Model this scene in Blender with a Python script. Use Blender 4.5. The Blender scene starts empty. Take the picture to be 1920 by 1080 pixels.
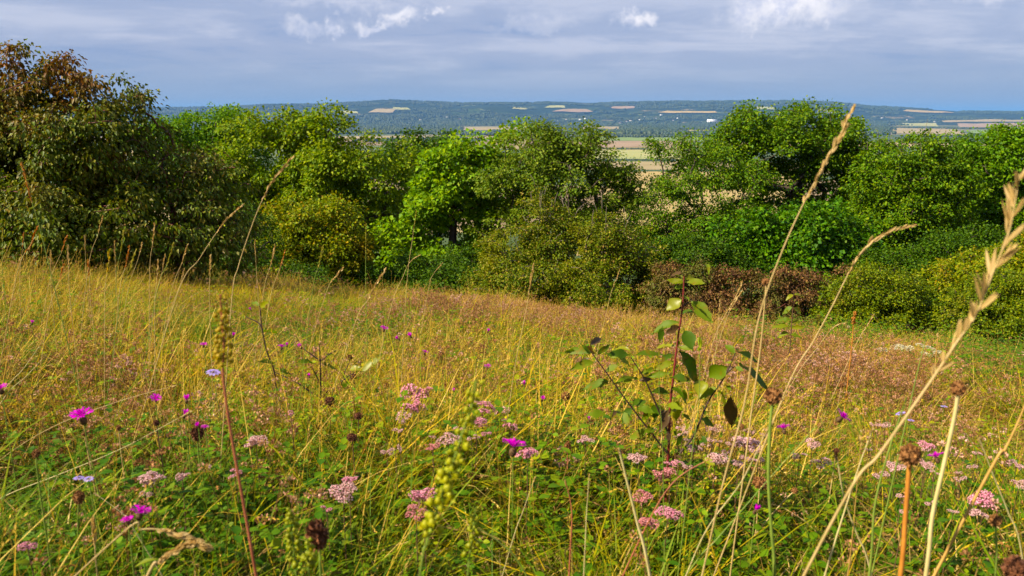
import bpy, math, random
import numpy as np
from mathutils import Vector, Matrix, Euler, noise

R = math.radians
SC = bpy.context.scene
COL = SC.collection

# ------------------------------------------------------------------ camera
F_PX = 1493.0                      # focal length in pixels of a 1920 wide picture
PITCH = R(12.4)
cam_d = bpy.data.cameras.new('camera')
cam_d.sensor_width = 36.0
cam_d.lens = F_PX / 1920.0 * 36.0
cam_d.clip_start = 0.05
cam_d.clip_end = 120000.0
cam_d.dof.use_dof = True
cam_d.dof.focus_distance = 7.0
cam_d.dof.aperture_fstop = 9.0
cam = bpy.data.objects.new('camera', cam_d)
cam.location = (0, 0, 0)
cam.rotation_euler = (R(90) - PITCH, 0, 0)
COL.objects.link(cam)
SC.camera = cam

# ------------------------------------------------------------------ sun
SUN_AZ = R(-112)      # measured from +Y (view direction), negative = to the left
SUN_EL = R(40)
to_sun = Vector((math.sin(SUN_AZ) * math.cos(SUN_EL), math.cos(SUN_AZ) * math.cos(SUN_EL), math.sin(SUN_EL)))
sun_d = bpy.data.lights.new('sun', 'SUN')
sun_d.energy = 5.0
sun_d.angle = R(0.6)
sun_d.color = (1.0, 0.88, 0.68)
sun = bpy.data.objects.new('sun', sun_d)
sun.rotation_euler = (-to_sun).to_track_quat('-Z', 'Y').to_euler()
sun.location = (-20, 5, 30)
COL.objects.link(sun)

# ------------------------------------------------------------------ view
SC.view_settings.view_transform = 'Standard'
SC.view_settings.look = 'None'
SC.view_settings.exposure = 1.14
SC.view_settings.gamma = 1.0
SC.view_settings.use_curve_mapping = False
SC.render.engine = 'CYCLES'
cy = SC.cycles
cy.max_bounces = 5
cy.diffuse_bounces = 2
cy.glossy_bounces = 2
cy.transmission_bounces = 4
cy.transparent_max_bounces = 8
cy.volume_bounces = 0
cy.use_denoising = True
cy.denoiser = 'OPENIMAGEDENOISE'
cy.use_adaptive_sampling = True
cy.adaptive_threshold = 0.02
cy.sample_clamp_indirect = 6.0


# ------------------------------------------------------------------ node helper
class NT:
    def __init__(s, tree):
        s.t = tree
        s.n = tree.nodes
        s.l = tree.links

    def new(s, typ, **kw):
        nd = s.n.new(typ)
        for k, v in kw.items():
            setattr(nd, k, v)
        return nd

    def put(s, sock, v):
        if hasattr(v, 'is_output') or isinstance(v, bpy.types.NodeSocket):
            s.l.new(v, sock)
        else:
            sock.default_value = v

    def math(s, op, a, b=0.0, c=None, clamp=False):
        nd = s.new('ShaderNodeMath', operation=op, use_clamp=clamp)
        s.put(nd.inputs[0], a)
        s.put(nd.inputs[1], b)
        if c is not None:
            s.put(nd.inputs[2], c)
        return nd.outputs[0]

    def vmath(s, op, a, b=(0, 0, 0)):
        nd = s.new('ShaderNodeVectorMath', operation=op)
        s.put(nd.inputs[0], a)
        s.put(nd.inputs[1], b)
        return nd.outputs[0] if op not in ('DOT_PRODUCT', 'LENGTH', 'DISTANCE') else nd.outputs[1]

    def mix(s, f, a, b, mode='MIX'):
        nd = s.new('ShaderNodeMix', data_type='RGBA', blend_type=mode)
        s.put(nd.inputs[0], f)
        s.put(nd.inputs[6], a if not isinstance(a, tuple) or len(a) == 4 else a + (1,))
        s.put(nd.inputs[7], b if not isinstance(b, tuple) or len(b) == 4 else b + (1,))
        return nd.outputs[2]

    def noise(s, vec, scale, detail=3.0, rough=0.55, dist=0.0):
        nd = s.new('ShaderNodeTexNoise')
        nd.inputs['Scale'].default_value = scale
        nd.inputs['Detail'].default_value = detail
        nd.inputs['Roughness'].default_value = rough
        nd.inputs['Distortion'].default_value = dist
        if vec is not None:
            s.l.new(vec, nd.inputs['Vector'])
        return nd.outputs[0]

    def ramp(s, f, stops, interp='LINEAR'):
        nd = s.new('ShaderNodeValToRGB')
        cr = nd.color_ramp
        cr.interpolation = interp
        while len(cr.elements) < len(stops):
            cr.elements.new(0.5)
        for e, (p, c) in zip(cr.elements, stops):
            e.position = p
            e.color = tuple(c) + (1,) if len(c) == 3 else c
        s.put(nd.inputs[0], f)
        return nd.outputs[0]

    def smooth(s, v, a, b):
        nd = s.new('ShaderNodeMapRange', interpolation_type='SMOOTHSTEP')
        s.put(nd.inputs[0], v)
        nd.inputs[1].default_value = a
        nd.inputs[2].default_value = b
        return nd.outputs[0]


# pixel (of the 1920x1080 photograph) -> direction, scaled to unit depth along +Y
def ray(u, v):
    sx = (u - 960.0) / F_PX
    sv = (540.0 - v) / F_PX
    fy = math.cos(PITCH) + sv * math.sin(PITCH)
    fz = -math.sin(PITCH) + sv * math.cos(PITCH)
    return sx / fy, fz / fy


def at(u, v, y):
    a, b = ray(u, v)
    return Vector((a * y, y, b * y))


# ------------------------------------------------------------------ world: blue haze of thin cloud with a few cumulus
def make_world():
    w = bpy.data.worlds.new('World')
    SC.world = w
    w.use_nodes = True
    T = NT(w.node_tree)
    T.n.clear()
    out = T.new('ShaderNodeOutputWorld')
    bg = T.new('ShaderNodeBackground')
    bg.inputs[1].default_value = 0.05
    sky = T.new('ShaderNodeTexSky', sky_type='NISHITA')
    sky.sun_disc = False
    sky.sun_elevation = SUN_EL
    sky.sun_rotation = SUN_AZ
    sky.altitude = 200
    sky.air_density = 1.2
    sky.dust_density = 2.0
    sky.ozone_density = 1.6
    tc = T.new('ShaderNodeTexCoord')
    d = T.vmath('NORMALIZE', tc.outputs['Generated'])
    sep = T.new('ShaderNodeSeparateXYZ')
    T.l.new(d, sep.inputs[0])
    z = sep.outputs[2]
    zc = T.math('ADD', T.math('MAXIMUM', z, 0.0), 0.06)
    comb = T.new('ShaderNodeCombineXYZ')
    T.put(comb.inputs[0], T.math('DIVIDE', sep.outputs[0], zc))
    T.put(comb.inputs[1], T.math('DIVIDE', sep.outputs[1], zc))
    flat = comb.outputs[0]
    # broad layered cloud sheet
    mp = T.new('ShaderNodeMapping')
    mp.inputs['Scale'].default_value = (0.35, 0.6, 1)
    mp.inputs['Location'].default_value = (3.1, 1.7, 0)
    T.l.new(flat, mp.inputs[0])
    n1 = T.noise(mp.outputs[0], 1.0, 6, 0.55, 0.6)
    mp3 = T.new('ShaderNodeMapping')
    mp3.inputs['Scale'].default_value = (3.0, 3.0, 16.0)
    T.l.new(d, mp3.inputs[0])
    n2 = T.noise(mp3.outputs[0], 1.6, 5, 0.6, 0.4)
    sheet = T.math('ADD', T.math('MULTIPLY', n1, 0.45), T.math('MULTIPLY', n2, 0.55))
    # sheet colour in raw sky units (times 0.10 afterwards)
    low = (3.25, 4.35, 6.3)
    dark = (3.05, 4.0, 6.6)
    mid = (4.1, 4.8, 7.0)
    lite = (5.9, 6.3, 8.1)
    cs = T.ramp(T.smooth(sheet, 0.34, 0.68), [(0.0, (0.0, 0.0, 0.0)), (1.0, (1, 1, 1))])
    c1 = T.mix(T.smooth(sheet, 0.36, 0.48), dark, mid)
    c2 = T.mix(T.smooth(sheet, 0.47, 0.60), c1, lite)
    c3 = T.mix(T.smooth(z, 0.005, 0.085), low, c2)
    c3 = T.mix(1.0, c3, (0.90, 0.91, 0.92), 'MULTIPLY')
    col = T.mix(0.86, sky.outputs[0], c3)
    # cumulus puffs: each an irregular blob round its own direction
    wn = T.new('ShaderNodeTexNoise')
    wn.inputs['Scale'].default_value = 22.0
    wn.inputs['Detail'].default_value = 6.0
    wn.inputs['Roughness'].default_value = 0.62
    T.l.new(d, wn.inputs['Vector'])
    off = T.vmath('SCALE', T.vmath('SUBTRACT', wn.outputs['Color'], (0.5, 0.5, 0.5)))
    off.node.inputs['Scale'].default_value = 0.085
    dd = T.vmath('ADD', d, off)
    puffs = [(1480, 2, 78, 36, 1.0), (1420, 28, 50, 22, 0.75), (1530, 20, 42, 24, 0.7), (1183, 36, 24, 18, 1.0),
             (748, 34, 30, 15, .8), (705, 46, 38, 11, .6), (622, 56, 15, 13, .6), (570, 60, 26, 11, .4), (812, 22, 13, 12, .9),
             (1010, 44, 60, 10, .22), (640, 8, 120, 12, .25), (1500, -14, 90, 26, 1.0), (1880, -30, 90, 22, .4), (-300, 20, 120, 40, .7), (2300, 0, 160, 46, .8)]
    cov = None
    for (u, v, ru, rv, amp) in puffs:
        a, b = ray(u, v)
        c = Vector((a, 1, b)).normalized()
        s = T.vmath('SUBTRACT', dd, tuple(c))
        k = T.vmath('MULTIPLY', s, (F_PX / ru, F_PX / max(ru, rv), F_PX / rv))
        L = T.vmath('LENGTH', k)
        m = T.math('MULTIPLY', T.math('SUBTRACT', 1.0, T.smooth(L, 0.25, 1.65)), amp)
        cov = m if cov is None else T.math('MAXIMUM', cov, m)
    det = T.noise(d, 60.0, 5, 0.6)
    puffc = T.mix(T.smooth(det, 0.32, 0.60), (6.6, 6.9, 8.5), (9.3, 9.1, 9.6))
    col = T.mix(cov, col, puffc)
    T.l.new(col, bg.inputs[0])
    T.l.new(bg.outputs[0], out.inputs[0])


make_world()


# ------------------------------------------------------------------ materials
def leaf_mat(name, stops, trans=0.35, tcol=(1.25, 1.2, 0.55), rough=0.5, spec=0.35, src='island', patch=None, ascale=1.0, bright=1.0):
    """thin plant matter; stops = colour ramp over a random value per leaf"""
    m = bpy.data.materials.new(name)
    m.use_nodes = True
    T = NT(m.node_tree)
    T.n.clear()
    out = T.new('ShaderNodeOutputMaterial')
    geo = T.new('ShaderNodeNewGeometry')
    oi = T.new('ShaderNodeObjectInfo')
    isl = geo.outputs['Random Per Island']
    if src == 'tint':
        at_ = T.new('ShaderNodeAttribute', attribute_type='INSTANCER', attribute_name='tint')
        f = T.math('ADD', at_.outputs['Fac'], T.math('MULTIPLY', T.math('SUBTRACT', isl, 0.5), 0.55))
        f = T.math('ADD', f, T.math('MULTIPLY', T.math('SUBTRACT', oi.outputs['Random'], 0.5), 0.3), clamp=True)
    elif src == 'object':
        f = T.math('ADD', T.math('MULTIPLY', isl, 0.6), T.math('MULTIPLY', oi.outputs['Random'], 0.4))
    else:
        f = isl
    c = T.ramp(f, stops)
    if patch:                         # a second colour in drifts through the crown (autumn tint)
        pc, sc_, lo, hi = patch[:4]
        tc = T.new('ShaderNodeTexCoord')
        nz = T.noise(tc.outputs['Object'], sc_, 3, 0.6)
        k = T.math('MULTIPLY', T.smooth(nz, lo, hi), T.math('ADD', 0.45, T.math('MULTIPLY', isl, 0.55)))
        if len(patch) > 4:            # only the upper sprays have turned
            sz = T.new('ShaderNodeSeparateXYZ')
            T.l.new(tc.outputs['Object'], sz.inputs[0])
            k = T.math('MULTIPLY', k, T.smooth(sz.outputs[2], patch[4], patch[4] + 0.9))
        c = T.mix(k, c, pc)
    vb = T.math('ADD', 0.75, T.math('MULTIPLY', T.math('FRACT', T.math('MULTIPLY', isl, 17.3)), 0.5))
    vb = T.math('MULTIPLY', vb, bright)
    hsat = 1.16
    hs = T.new('ShaderNodeHueSaturation')
    T.l.new(c, hs.inputs['Color'])
    T.put(hs.inputs['Value'], vb)
    hs.inputs['Saturation'].default_value = hsat
    c = hs.outputs[0]
    p = T.new('ShaderNodeBsdfPrincipled')
    T.l.new(c, p.inputs['Base Color'])
    p.inputs['Roughness'].default_value = rough
    p.inputs['Specular IOR Level'].default_value = spec
    tr = T.new('ShaderNodeBsdfTranslucent')
    T.l.new(T.mix(1.0, c, tcol, 'MULTIPLY'), tr.inputs['Color'])
    ms = T.new('ShaderNodeMixShader')
    ms.inputs[0].default_value = trans
    T.l.new(p.outputs[0], ms.inputs[1])
    T.l.new(tr.outputs[0], ms.inputs[2])
    T.l.new(ms.outputs[0], out.inputs[0])
    return m


def solid_mat(name, c1, c2, scale=30.0, rough=0.8, spec=0.2, bump=0.0, trans=0.0):
    m = bpy.data.materials.new(name)
    m.use_nodes = True
    T = NT(m.node_tree)
    T.n.clear()
    out = T.new('ShaderNodeOutputMaterial')
    tc = T.new('ShaderNodeTexCoord')
    nz = T.noise(tc.outputs['Object'], scale, 4, 0.6)
    c = T.mix(T.smooth(nz, 0.3, 0.7), c1, c2)
    p = T.new('ShaderNodeBsdfPrincipled')
    T.l.new(c, p.inputs['Base Color'])
    p.inputs['Roughness'].default_value = rough
    p.inputs['Specular IOR Level'].default_value = spec
    if bump:
        b = T.new('ShaderNodeBump')
        b.inputs['Strength'].default_value = bump
        T.l.new(nz, b.inputs['Height'])
        T.l.new(b.outputs[0], p.inputs['Normal'])
    if trans:
        tr = T.new('ShaderNodeBsdfTranslucent')
        T.l.new(c, tr.inputs['Color'])
        ms = T.new('ShaderNodeMixShader')
        ms.inputs[0].default_value = trans
        T.l.new(p.outputs[0], ms.inputs[1])
        T.l.new(tr.outputs[0], ms.inputs[2])
        T.l.new(ms.outputs[0], out.inputs[0])
    else:
        T.l.new(p.outputs[0], out.inputs[0])
    return m


# ------------------------------------------------------------------ mesh collector (numpy)
class MB:
    def __init__(s):
        s.v = []
        s.f = []          # arrays (n,k) of indices
        s.uv = []
        s.nv = 0

    def add(s, verts, faces):
        verts = np.asarray(verts, dtype=np.float32).reshape(-1, 3)
        faces = np.asarray(faces, dtype=np.int64)
        s.v.append(verts)
        s.f.append(faces + s.nv)
        s.nv += len(verts)

    def mesh(s, name, smooth=False):
        me = bpy.data.meshes.new(name)
        if not s.v:
            return me
        V = np.concatenate(s.v)
        loops = np.concatenate([f.reshape(-1) for f in s.f]).astype(np.int32)
        tot = np.concatenate([np.full(len(f), f.shape[1], dtype=np.int32) for f in s.f])
        start = np.concatenate([[0], np.cumsum(tot)[:-1]]).astype(np.int32)
        me.vertices.add(len(V))
        me.vertices.foreach_set('co', V.reshape(-1))
        me.loops.add(len(loops))
        me.loops.foreach_set('vertex_index', loops)
        me.polygons.add(len(tot))
        me.polygons.foreach_set('loop_start', start)
        me.polygons.foreach_set('loop_total', tot)
        if smooth:
            me.polygons.foreach_set('use_smooth', np.ones(len(tot), dtype=bool))
        me.update(calc_edges=True)
        me.validate()
        return me

    # ---- shapes
    def tube(s, P, rad, sides=5, cap=True):
        P = np.asarray(P, dtype=float)
        n = len(P)
        rad = np.broadcast_to(np.asarray(rad, dtype=float), (n,))
        T = np.gradient(P, axis=0)
        T /= np.linalg.norm(T, axis=1)[:, None] + 1e-9
        ref = np.array([0.31, 0.87, 0.2]) if abs(T[0][1]) < 0.8 else np.array([1.0, 0.1, 0.2])
        A = np.cross(T, ref)
        A /= np.linalg.norm(A, axis=1)[:, None] + 1e-9
        B = np.cross(T, A)
        ang = np.arange(sides) * 2 * math.pi / sides
        V = (P[:, None, :] + rad[:, None, None] * (np.cos(ang)[None, :, None] * A[:, None, :] + np.sin(ang)[None, :, None] * B[:, None, :]))
        i = np.arange(n - 1)[:, None] * sides
        j = np.arange(sides)[None, :]
        jn = (j + 1) % sides
        Fq = np.stack([i + j, i + jn, i + sides + jn, i + sides + j], -1).reshape(-1, 4)
        s.add(V.reshape(-1, 3), Fq)
        if cap and sides == 4:
            s.f.append(np.array([[3, 2, 1, 0]]) + s.nv - n * sides)
            s.f.append(np.array([[0, 1, 2, 3]]) + s.nv - sides)

    def tubes2(s, A, B, ra, rb, sides=4):
        """many straight tapered segments at once"""
        A = np.asarray(A, float)
        B = np.asarray(B, float)
        T = B - A
        T /= np.linalg.norm(T, axis=1)[:, None] + 1e-9
        ref = np.where(np.abs(T[:, 2:3]) < 0.8, np.array([[0, 0, 1.0]]), np.array([[1.0, 0, 0]]))
        X = np.cross(T, ref)
        X /= np.linalg.norm(X, axis=1)[:, None] + 1e-9
        Y = np.cross(T, X)
        ang = np.arange(sides) * 2 * math.pi / sides
        ring = np.cos(ang)[None, :, None] * X[:, None, :] + np.sin(ang)[None, :, None] * Y[:, None, :]
        V = np.concatenate([A[:, None] + ring * np.asarray(ra)[:, None, None], B[:, None] + ring * np.asarray(rb)[:, None, None]], 1)
        n = len(A)
        base = np.arange(n)[:, None] * (2 * sides)
        j = np.arange(sides)[None, :]
        jn = (j + 1) % sides
        Fq = np.stack([base + j, base + jn, base + sides + jn, base + sides + j], -1).reshape(-1, 4)
        s.add(V.reshape(-1, 3), Fq)

    def ribbons(s, P, W, side=None, rng=None):
        """P (n,k,3) centre lines, W (n,k) half widths -> flat blades ending in points when W is 0"""
        P = np.asarray(P, float)
        W = np.asarray(W, float)
        n, k, _ = P.shape
        if side is None:
            a = rng.uniform(0, 2 * math.pi, n)
            side = np.stack([np.cos(a), np.sin(a), np.zeros(n)], -1)
        S = side[:, None, :]
        V = np.stack([P - S * W[..., None], P + S * W[..., None]], 2)
        V = V.reshape(-1, 3)
        base = np.arange(n)[:, None] * (2 * k)
        j = np.arange(k - 1)[None, :] * 2
        Fq = np.stack([base + j, base + j + 1, base + j + 3, base + j + 2], -1).reshape(-1, 4)
        s.add(V, Fq)

    def leaves(s, C, D, N, L, W, fold=0.25, droop=0.0, fine=0):
        """C base, D direction, N normal, L length, W half width; fold lifts the edges, droop bends the tip down"""
        C = np.asarray(C, float)
        D = np.asarray(D, float)
        N = np.asarray(N, float)
        n = len(C)
        D = D / (np.linalg.norm(D, axis=1)[:, None] + 1e-9)
        X = np.cross(D, N)
        X /= np.linalg.norm(X, axis=1)[:, None] + 1e-9
        N = np.cross(X, D)
        L = np.broadcast_to(np.asarray(L, float), (n,))[:, None]
        W = np.broadcast_to(np.asarray(W, float), (n,))[:, None]
        dz = np.array([[0, 0, -1.0]])
        if fine == 0:
            v0 = C
            v1 = C + D * L * 0.45 + X * W + N * W * fold
            v2 = C + D * L + dz * L * droop
            v3 = C + D * L * 0.45 - X * W + N * W * fold
            V = np.stack([v0, v1, v2, v3], 1).reshape(-1, 3)
            b = np.arange(n)[:, None] * 4
            Ft = np.concatenate([b + np.array([[0, 1, 2]]), b + np.array([[0, 2, 3]])], 0)
            s.add(V, Ft)
            return
        prof = [(0.0, 0.0), (0.18, 0.62), (0.42, 1.0), (0.70, 0.78), (0.88, 0.36), (1.0, 0.0)] if fine == 1 else \
               [(0.0, 0.02), (0.10, 0.34), (0.22, 0.72), (0.36, 0.96), (0.5, 1.0), (0.64, 0.86), (0.77, 0.6), (0.88, 0.3), (0.95, 0.12), (1.0, 0.0)]
        k = len(prof)
        rows = []
        for (t, w) in prof:
            c = C + D * L * t + dz * L * droop * t * t
            rows.append(np.stack([c + X * W * w + N * W * w * fold, c, c - X * W * w + N * W * w * fold], 1))
        V = np.stack(rows, 1).reshape(-1, 3)
        b = np.arange(n)[:, None] * (3 * k)
        j = np.arange(k - 1)[None, :] * 3
        F1 = np.stack([b + j, b + j + 1, b + j + 4, b + j + 3], -1).reshape(-1, 4)
        F2 = np.stack([b + j + 1, b + j + 2, b + j + 5, b + j + 4], -1).reshape(-1, 4)
        s.add(V, np.concatenate([F1, F2]))

    def blob(s, c, r, seg=8, rings=5, jit=0.0, rng=None):
        c = np.asarray(c, float)
        r = np.broadcast_to(np.asarray(r, float), (3,))
        V = [[0, 0, 1]]
        for i in range(1, rings):
            th = math.pi * i / rings
            for j in range(seg):
                ph = 2 * math.pi * j / seg
                V.append([math.sin(th) * math.cos(ph), math.sin(th) * math.sin(ph), math.cos(th)])
        V.append([0, 0, -1])
        V = np.array(V)
        if jit:
            V = V * (1 + rng.uniform(-jit, jit, (len(V), 1)))
        V = V * r + c
        T = []
        Q = []
        for j in range(seg):
            T.append([0, 1 + j, 1 + (j + 1) % seg])
            e = 1 + (rings - 2) * seg
            T.append([len(V) - 1, e + (j + 1) % seg, e + j])
        for i in range(rings - 2):
            for j in range(seg):
                a = 1 + i * seg + j
                b = 1 + i * seg + (j + 1) % seg
                Q.append([a, a + seg, b + seg, b])
        n0 = s.nv
        s.add(V, np.array(T))
        if Q:
            s.f.append(np.array(Q) + n0)

    def box(s, lo, hi):
        x0, y0, z0 = lo
        x1, y1, z1 = hi
        s.add([(x0, y0, z0), (x1, y0, z0), (x1, y1, z0), (x0, y1, z0), (x0, y0, z1), (x1, y0, z1), (x1, y1, z1), (x0, y1, z1)],
              [(0, 3, 2, 1), (4, 5, 6, 7), (0, 1, 5, 4), (1, 2, 6, 5), (2, 3, 7, 6), (3, 0, 4, 7)])

    def build(s, name, mat, parent=None, smooth=False):
        me = s.mesh(name, smooth)
        me.materials.append(mat)
        return link(name, me, parent)


def link(name, me, parent=None):
    o = bpy.data.objects.new(name, me)
    COL.objects.link(o)
    if parent is not None:
        o.parent = parent
    return o


def tag(o, label, cat, group=None, kind=None):
    o['label'] = label
    o['category'] = cat
    if group:
        o['group'] = group
    if kind:
        o['kind'] = kind
    return o


def struct(o, label=None):
    o['kind'] = 'structure'
    if label:
        o['label'] = label
    return o


def thing(name, loc, label, cat, group=None):
    o = bpy.data.objects.new(name, None)
    o.empty_display_size = 0.1
    o.location = loc
    COL.objects.link(o)
    return tag(o, label, cat, group)


# ------------------------------------------------------------------ terrain
SKY_U = [-900, -300, 0, 300, 430, 500, 600, 735, 800, 870, 1000, 1060, 1100, 1300, 1500, 1560, 1640, 1720, 1800, 1920, 2200, 2900]
SKY_V = [209, 207, 206, 203, 201, 197, 196, 188, 191, 194, 193, 191, 193, 190, 190, 192, 199, 204, 209, 210.5, 211, 211]
RIDGE_A = [ray(u, v)[0] for u, v in zip(SKY_U, SKY_V)]
RIDGE_Z = [ray(u, v)[1] * 10000.0 for u, v in zip(SKY_U, SKY_V)]


def vnoise(x, y, seed=0.0):
    """smooth value noise for arrays, about 0..1"""
    x = np.asarray(x, float) + seed * 17.13
    y = np.asarray(y, float) + seed * 7.77
    xi = np.floor(x)
    yi = np.floor(y)
    fx = x - xi
    fy = y - yi
    fx = fx * fx * (3 - 2 * fx)
    fy = fy * fy * (3 - 2 * fy)

    def h(a, b):
        q = np.sin(a * 127.1 + b * 311.7 + seed) * 43758.5453
        return q - np.floor(q)
    return (h(xi, yi) * (1 - fx) + h(xi + 1, yi) * fx) * (1 - fy) + (h(xi, yi + 1) * (1 - fx) + h(xi + 1, yi + 1) * fx) * fy


def fbm(x, y, seed=0.0, octs=4):
    t = 0.0
    a = 0.5
    for i in range(octs):
        t = t + a * vnoise(np.asarray(x) * 2 ** i, np.asarray(y) * 2 ** i, seed + i * 3.1)
        a *= 0.5
    return t / (1 - 0.5 ** octs)


def sstep(t):
    t = np.clip(t, 0, 1)
    return t * t * (3 - 2 * t)


def height(x, y):
    x = np.asarray(x, float)
    y = np.asarray(y, float)
    yp = np.maximum(y, 0)
    q = np.where(yp < 35, 0.003 * yp ** 2, 0.003 * 35 ** 2 + 0.21 * (yp - 35))
    yb = np.where(y < 0, 60 * np.tanh(y / 60), y)
    z = -0.95 - 0.155 * yb - 0.10 * 30 * np.tanh(x / 30) - q
    z = z + 0.05 * (fbm(x * 0.7, y * 0.7, 2.0, 3) - 0.5) * np.clip(np.hypot(x, y) / 3, 0, 1)
    plain = -100.0 + 3.0 * (fbm(x / 400.0, y / 400.0, 5.0, 2) - 0.5)
    k = 6.0
    m = np.maximum(z, plain)
    z = m + k * np.log1p(np.exp(-np.abs(z - plain) / k)) * (yp > 60)
    return z


def ground(x, y):
    return float(height(x, y))


def hill_height(x, y):
    """the far ridge, rising out of the plain"""
    x = np.asarray(x, float)
    y = np.asarray(y, float)
    a = x / np.maximum(y, 1)
    top = np.interp(a, RIDGE_A, RIDGE_Z)
    bump = (fbm(x / 900.0, y / 900.0, 9.0, 4) - 0.5) * 95
    t = sstep((y - 6300 + 900 * (fbm(a * 6, 0 * a, 3.0, 2) - 0.5)) / 3700.0)
    mid = np.sin(np.pi * np.clip(t, 0, 1))
    z = -103 + (top + 103) * t + bump * mid
    fine = (fbm(x / 110.0, y / 110.0, 4.0, 3) - 0.5) * 9 * t
    back = np.clip((y - 10000) / 2500, 0, 1)
    return np.maximum(z + fine - back * 130, -103.0)


def surf_point(u, v, y0=0.4, y1=12000.0, h=0.0, hills=True):
    """walk along the view ray until it meets the terrain raised by h"""
    a, b = ray(u, v)
    y = y0
    prev = y
    while y < y1:
        z = ground(a * y, y)
        if hills and y > 5200:
            z = max(z, float(hill_height(a * y, y)))
        if b * y <= z + h:
            lo, hi = prev, y
            for _ in range(22):
                m = (lo + hi) / 2
                zz = ground(a * m, m)
                if hills and m > 5200:
                    zz = max(zz, float(hill_height(a * m, m)))
                if b * m <= zz + h:
                    hi = m
                else:
                    lo = m
            return Vector((a * hi, hi, b * hi))
        prev = y
        y *= 1.012
    return Vector((a * y1, y1, b * y1))


def axis(near, n_near, far, growth):
    a = list(np.linspace(0, near, n_near))
    st = a[1] - a[0]
    while a[-1] < far:
        st *= growth
        a.append(a[-1] + st)
    return np.array(a)


def sheet(xs, ys, fn):
    X, Y = np.meshgrid(xs, ys)
    Z = fn(X, Y)
    V = np.stack([X, Y, Z], -1).reshape(-1, 3)
    nx, ny = len(xs), len(ys)
    i = np.arange(ny - 1)[:, None] * nx
    j = np.arange(nx - 1)[None, :]
    Fq = np.stack([i + j, i + j + 1, i + nx + j + 1, i + nx + j], -1).reshape(-1, 4)
    return V, Fq


def ground_material():
    m = bpy.data.materials.new('soil_and_pasture')
    m.use_nodes = True
    T = NT(m.node_tree)
    T.n.clear()
    out = T.new('ShaderNodeOutputMaterial')
    geo = T.new('ShaderNodeNewGeometry')
    P = geo.outputs['Position']
    sep = T.new('ShaderNodeSeparateXYZ')
    T.l.new(P, sep.inputs[0])
    n = T.noise(P, 6.0, 5, 0.65)
    near = T.mix(T.smooth(n, 0.35, 0.65), (0.035, 0.028, 0.014), (0.085, 0.085, 0.025))
    near = T.mix(T.smooth(sep.outputs[1], 18, 30), near, (0.03, 0.045, 0.012))
    # plain: patchwork of fields, parted by the cells of a stretched voronoi
    mp = T.new('ShaderNodeMapping')
    mp.inputs['Scale'].default_value = (1 / 620.0, 1 / 430.0, 0)
    mp.inputs['Rotation'].default_value = (0, 0, 0.35)
    T.l.new(P, mp.inputs[0])
    vo = T.new('ShaderNodeTexVoronoi', feature='F1')
    vo.inputs['Scale'].default_value = 1.0
    T.l.new(mp.outputs[0], vo.inputs['Vector'])
    sp = T.new('ShaderNodeSeparateColor')
    T.l.new(vo.outputs['Color'], sp.inputs[0])
    fields = T.ramp(sp.outputs[0], [(0.0, (0.055, 0.085, 0.025)), (0.28, (0.10, 0.13, 0.04)), (0.42, (0.26, 0.20, 0.08)),
                                    (0.56, (0.38, 0.29, 0.14)), (0.7, (0.07, 0.10, 0.03)), (0.85, (0.22, 0.15, 0.08))], 'CONSTANT')
    fn = T.noise(P, 0.02, 4, 0.6)
    fields = T.mix(T.math('MULTIPLY', T.smooth(fn, 0.3, 0.7), 0.25), fields, (0.10, 0.10, 0.04))
    far = T.smooth(sep.outputs[1], 300, 400)
    farther = T.smooth(sep.outputs[1], 3300, 3700)
    fields = T.mix(T.math('MULTIPLY', farther, 0.65), fields, (0.06, 0.085, 0.04))
    c = T.mix(far, near, fields)
    p = T.new('ShaderNodeBsdfPrincipled')
    T.l.new(c, p.inputs['Base Color'])
    p.inputs['Roughness'].default_value = 0.95
    p.inputs['Specular IOR Level'].default_value = 0.1
    b = T.new('ShaderNodeBump')
    b.inputs['Strength'].default_value = 0.6
    b.inputs['Distance'].default_value = 0.02
    T.l.new(T.noise(P, 40.0, 4, 0.7), b.inputs['Height'])
    T.l.new(b.outputs[0], p.inputs['Normal'])
    T.l.new(p.outputs[0], out.inputs[0])
    return m


ax = axis(24, 80, 60000, 1.075)
xs = np.concatenate([-ax[:0:-1], ax])
yf = axis(40, 120, 60000, 1.055)
yb_ = axis(10, 20, 300, 1.25)
ys = np.concatenate([-yb_[:0:-1], yf])
V, Fq = sheet(xs, ys, height)
g = MB()
g.add(V, Fq)
struct(g.build('ground', ground_material(), smooth=True), 'grassy hillside dropping to a wide plain of fields')


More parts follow.
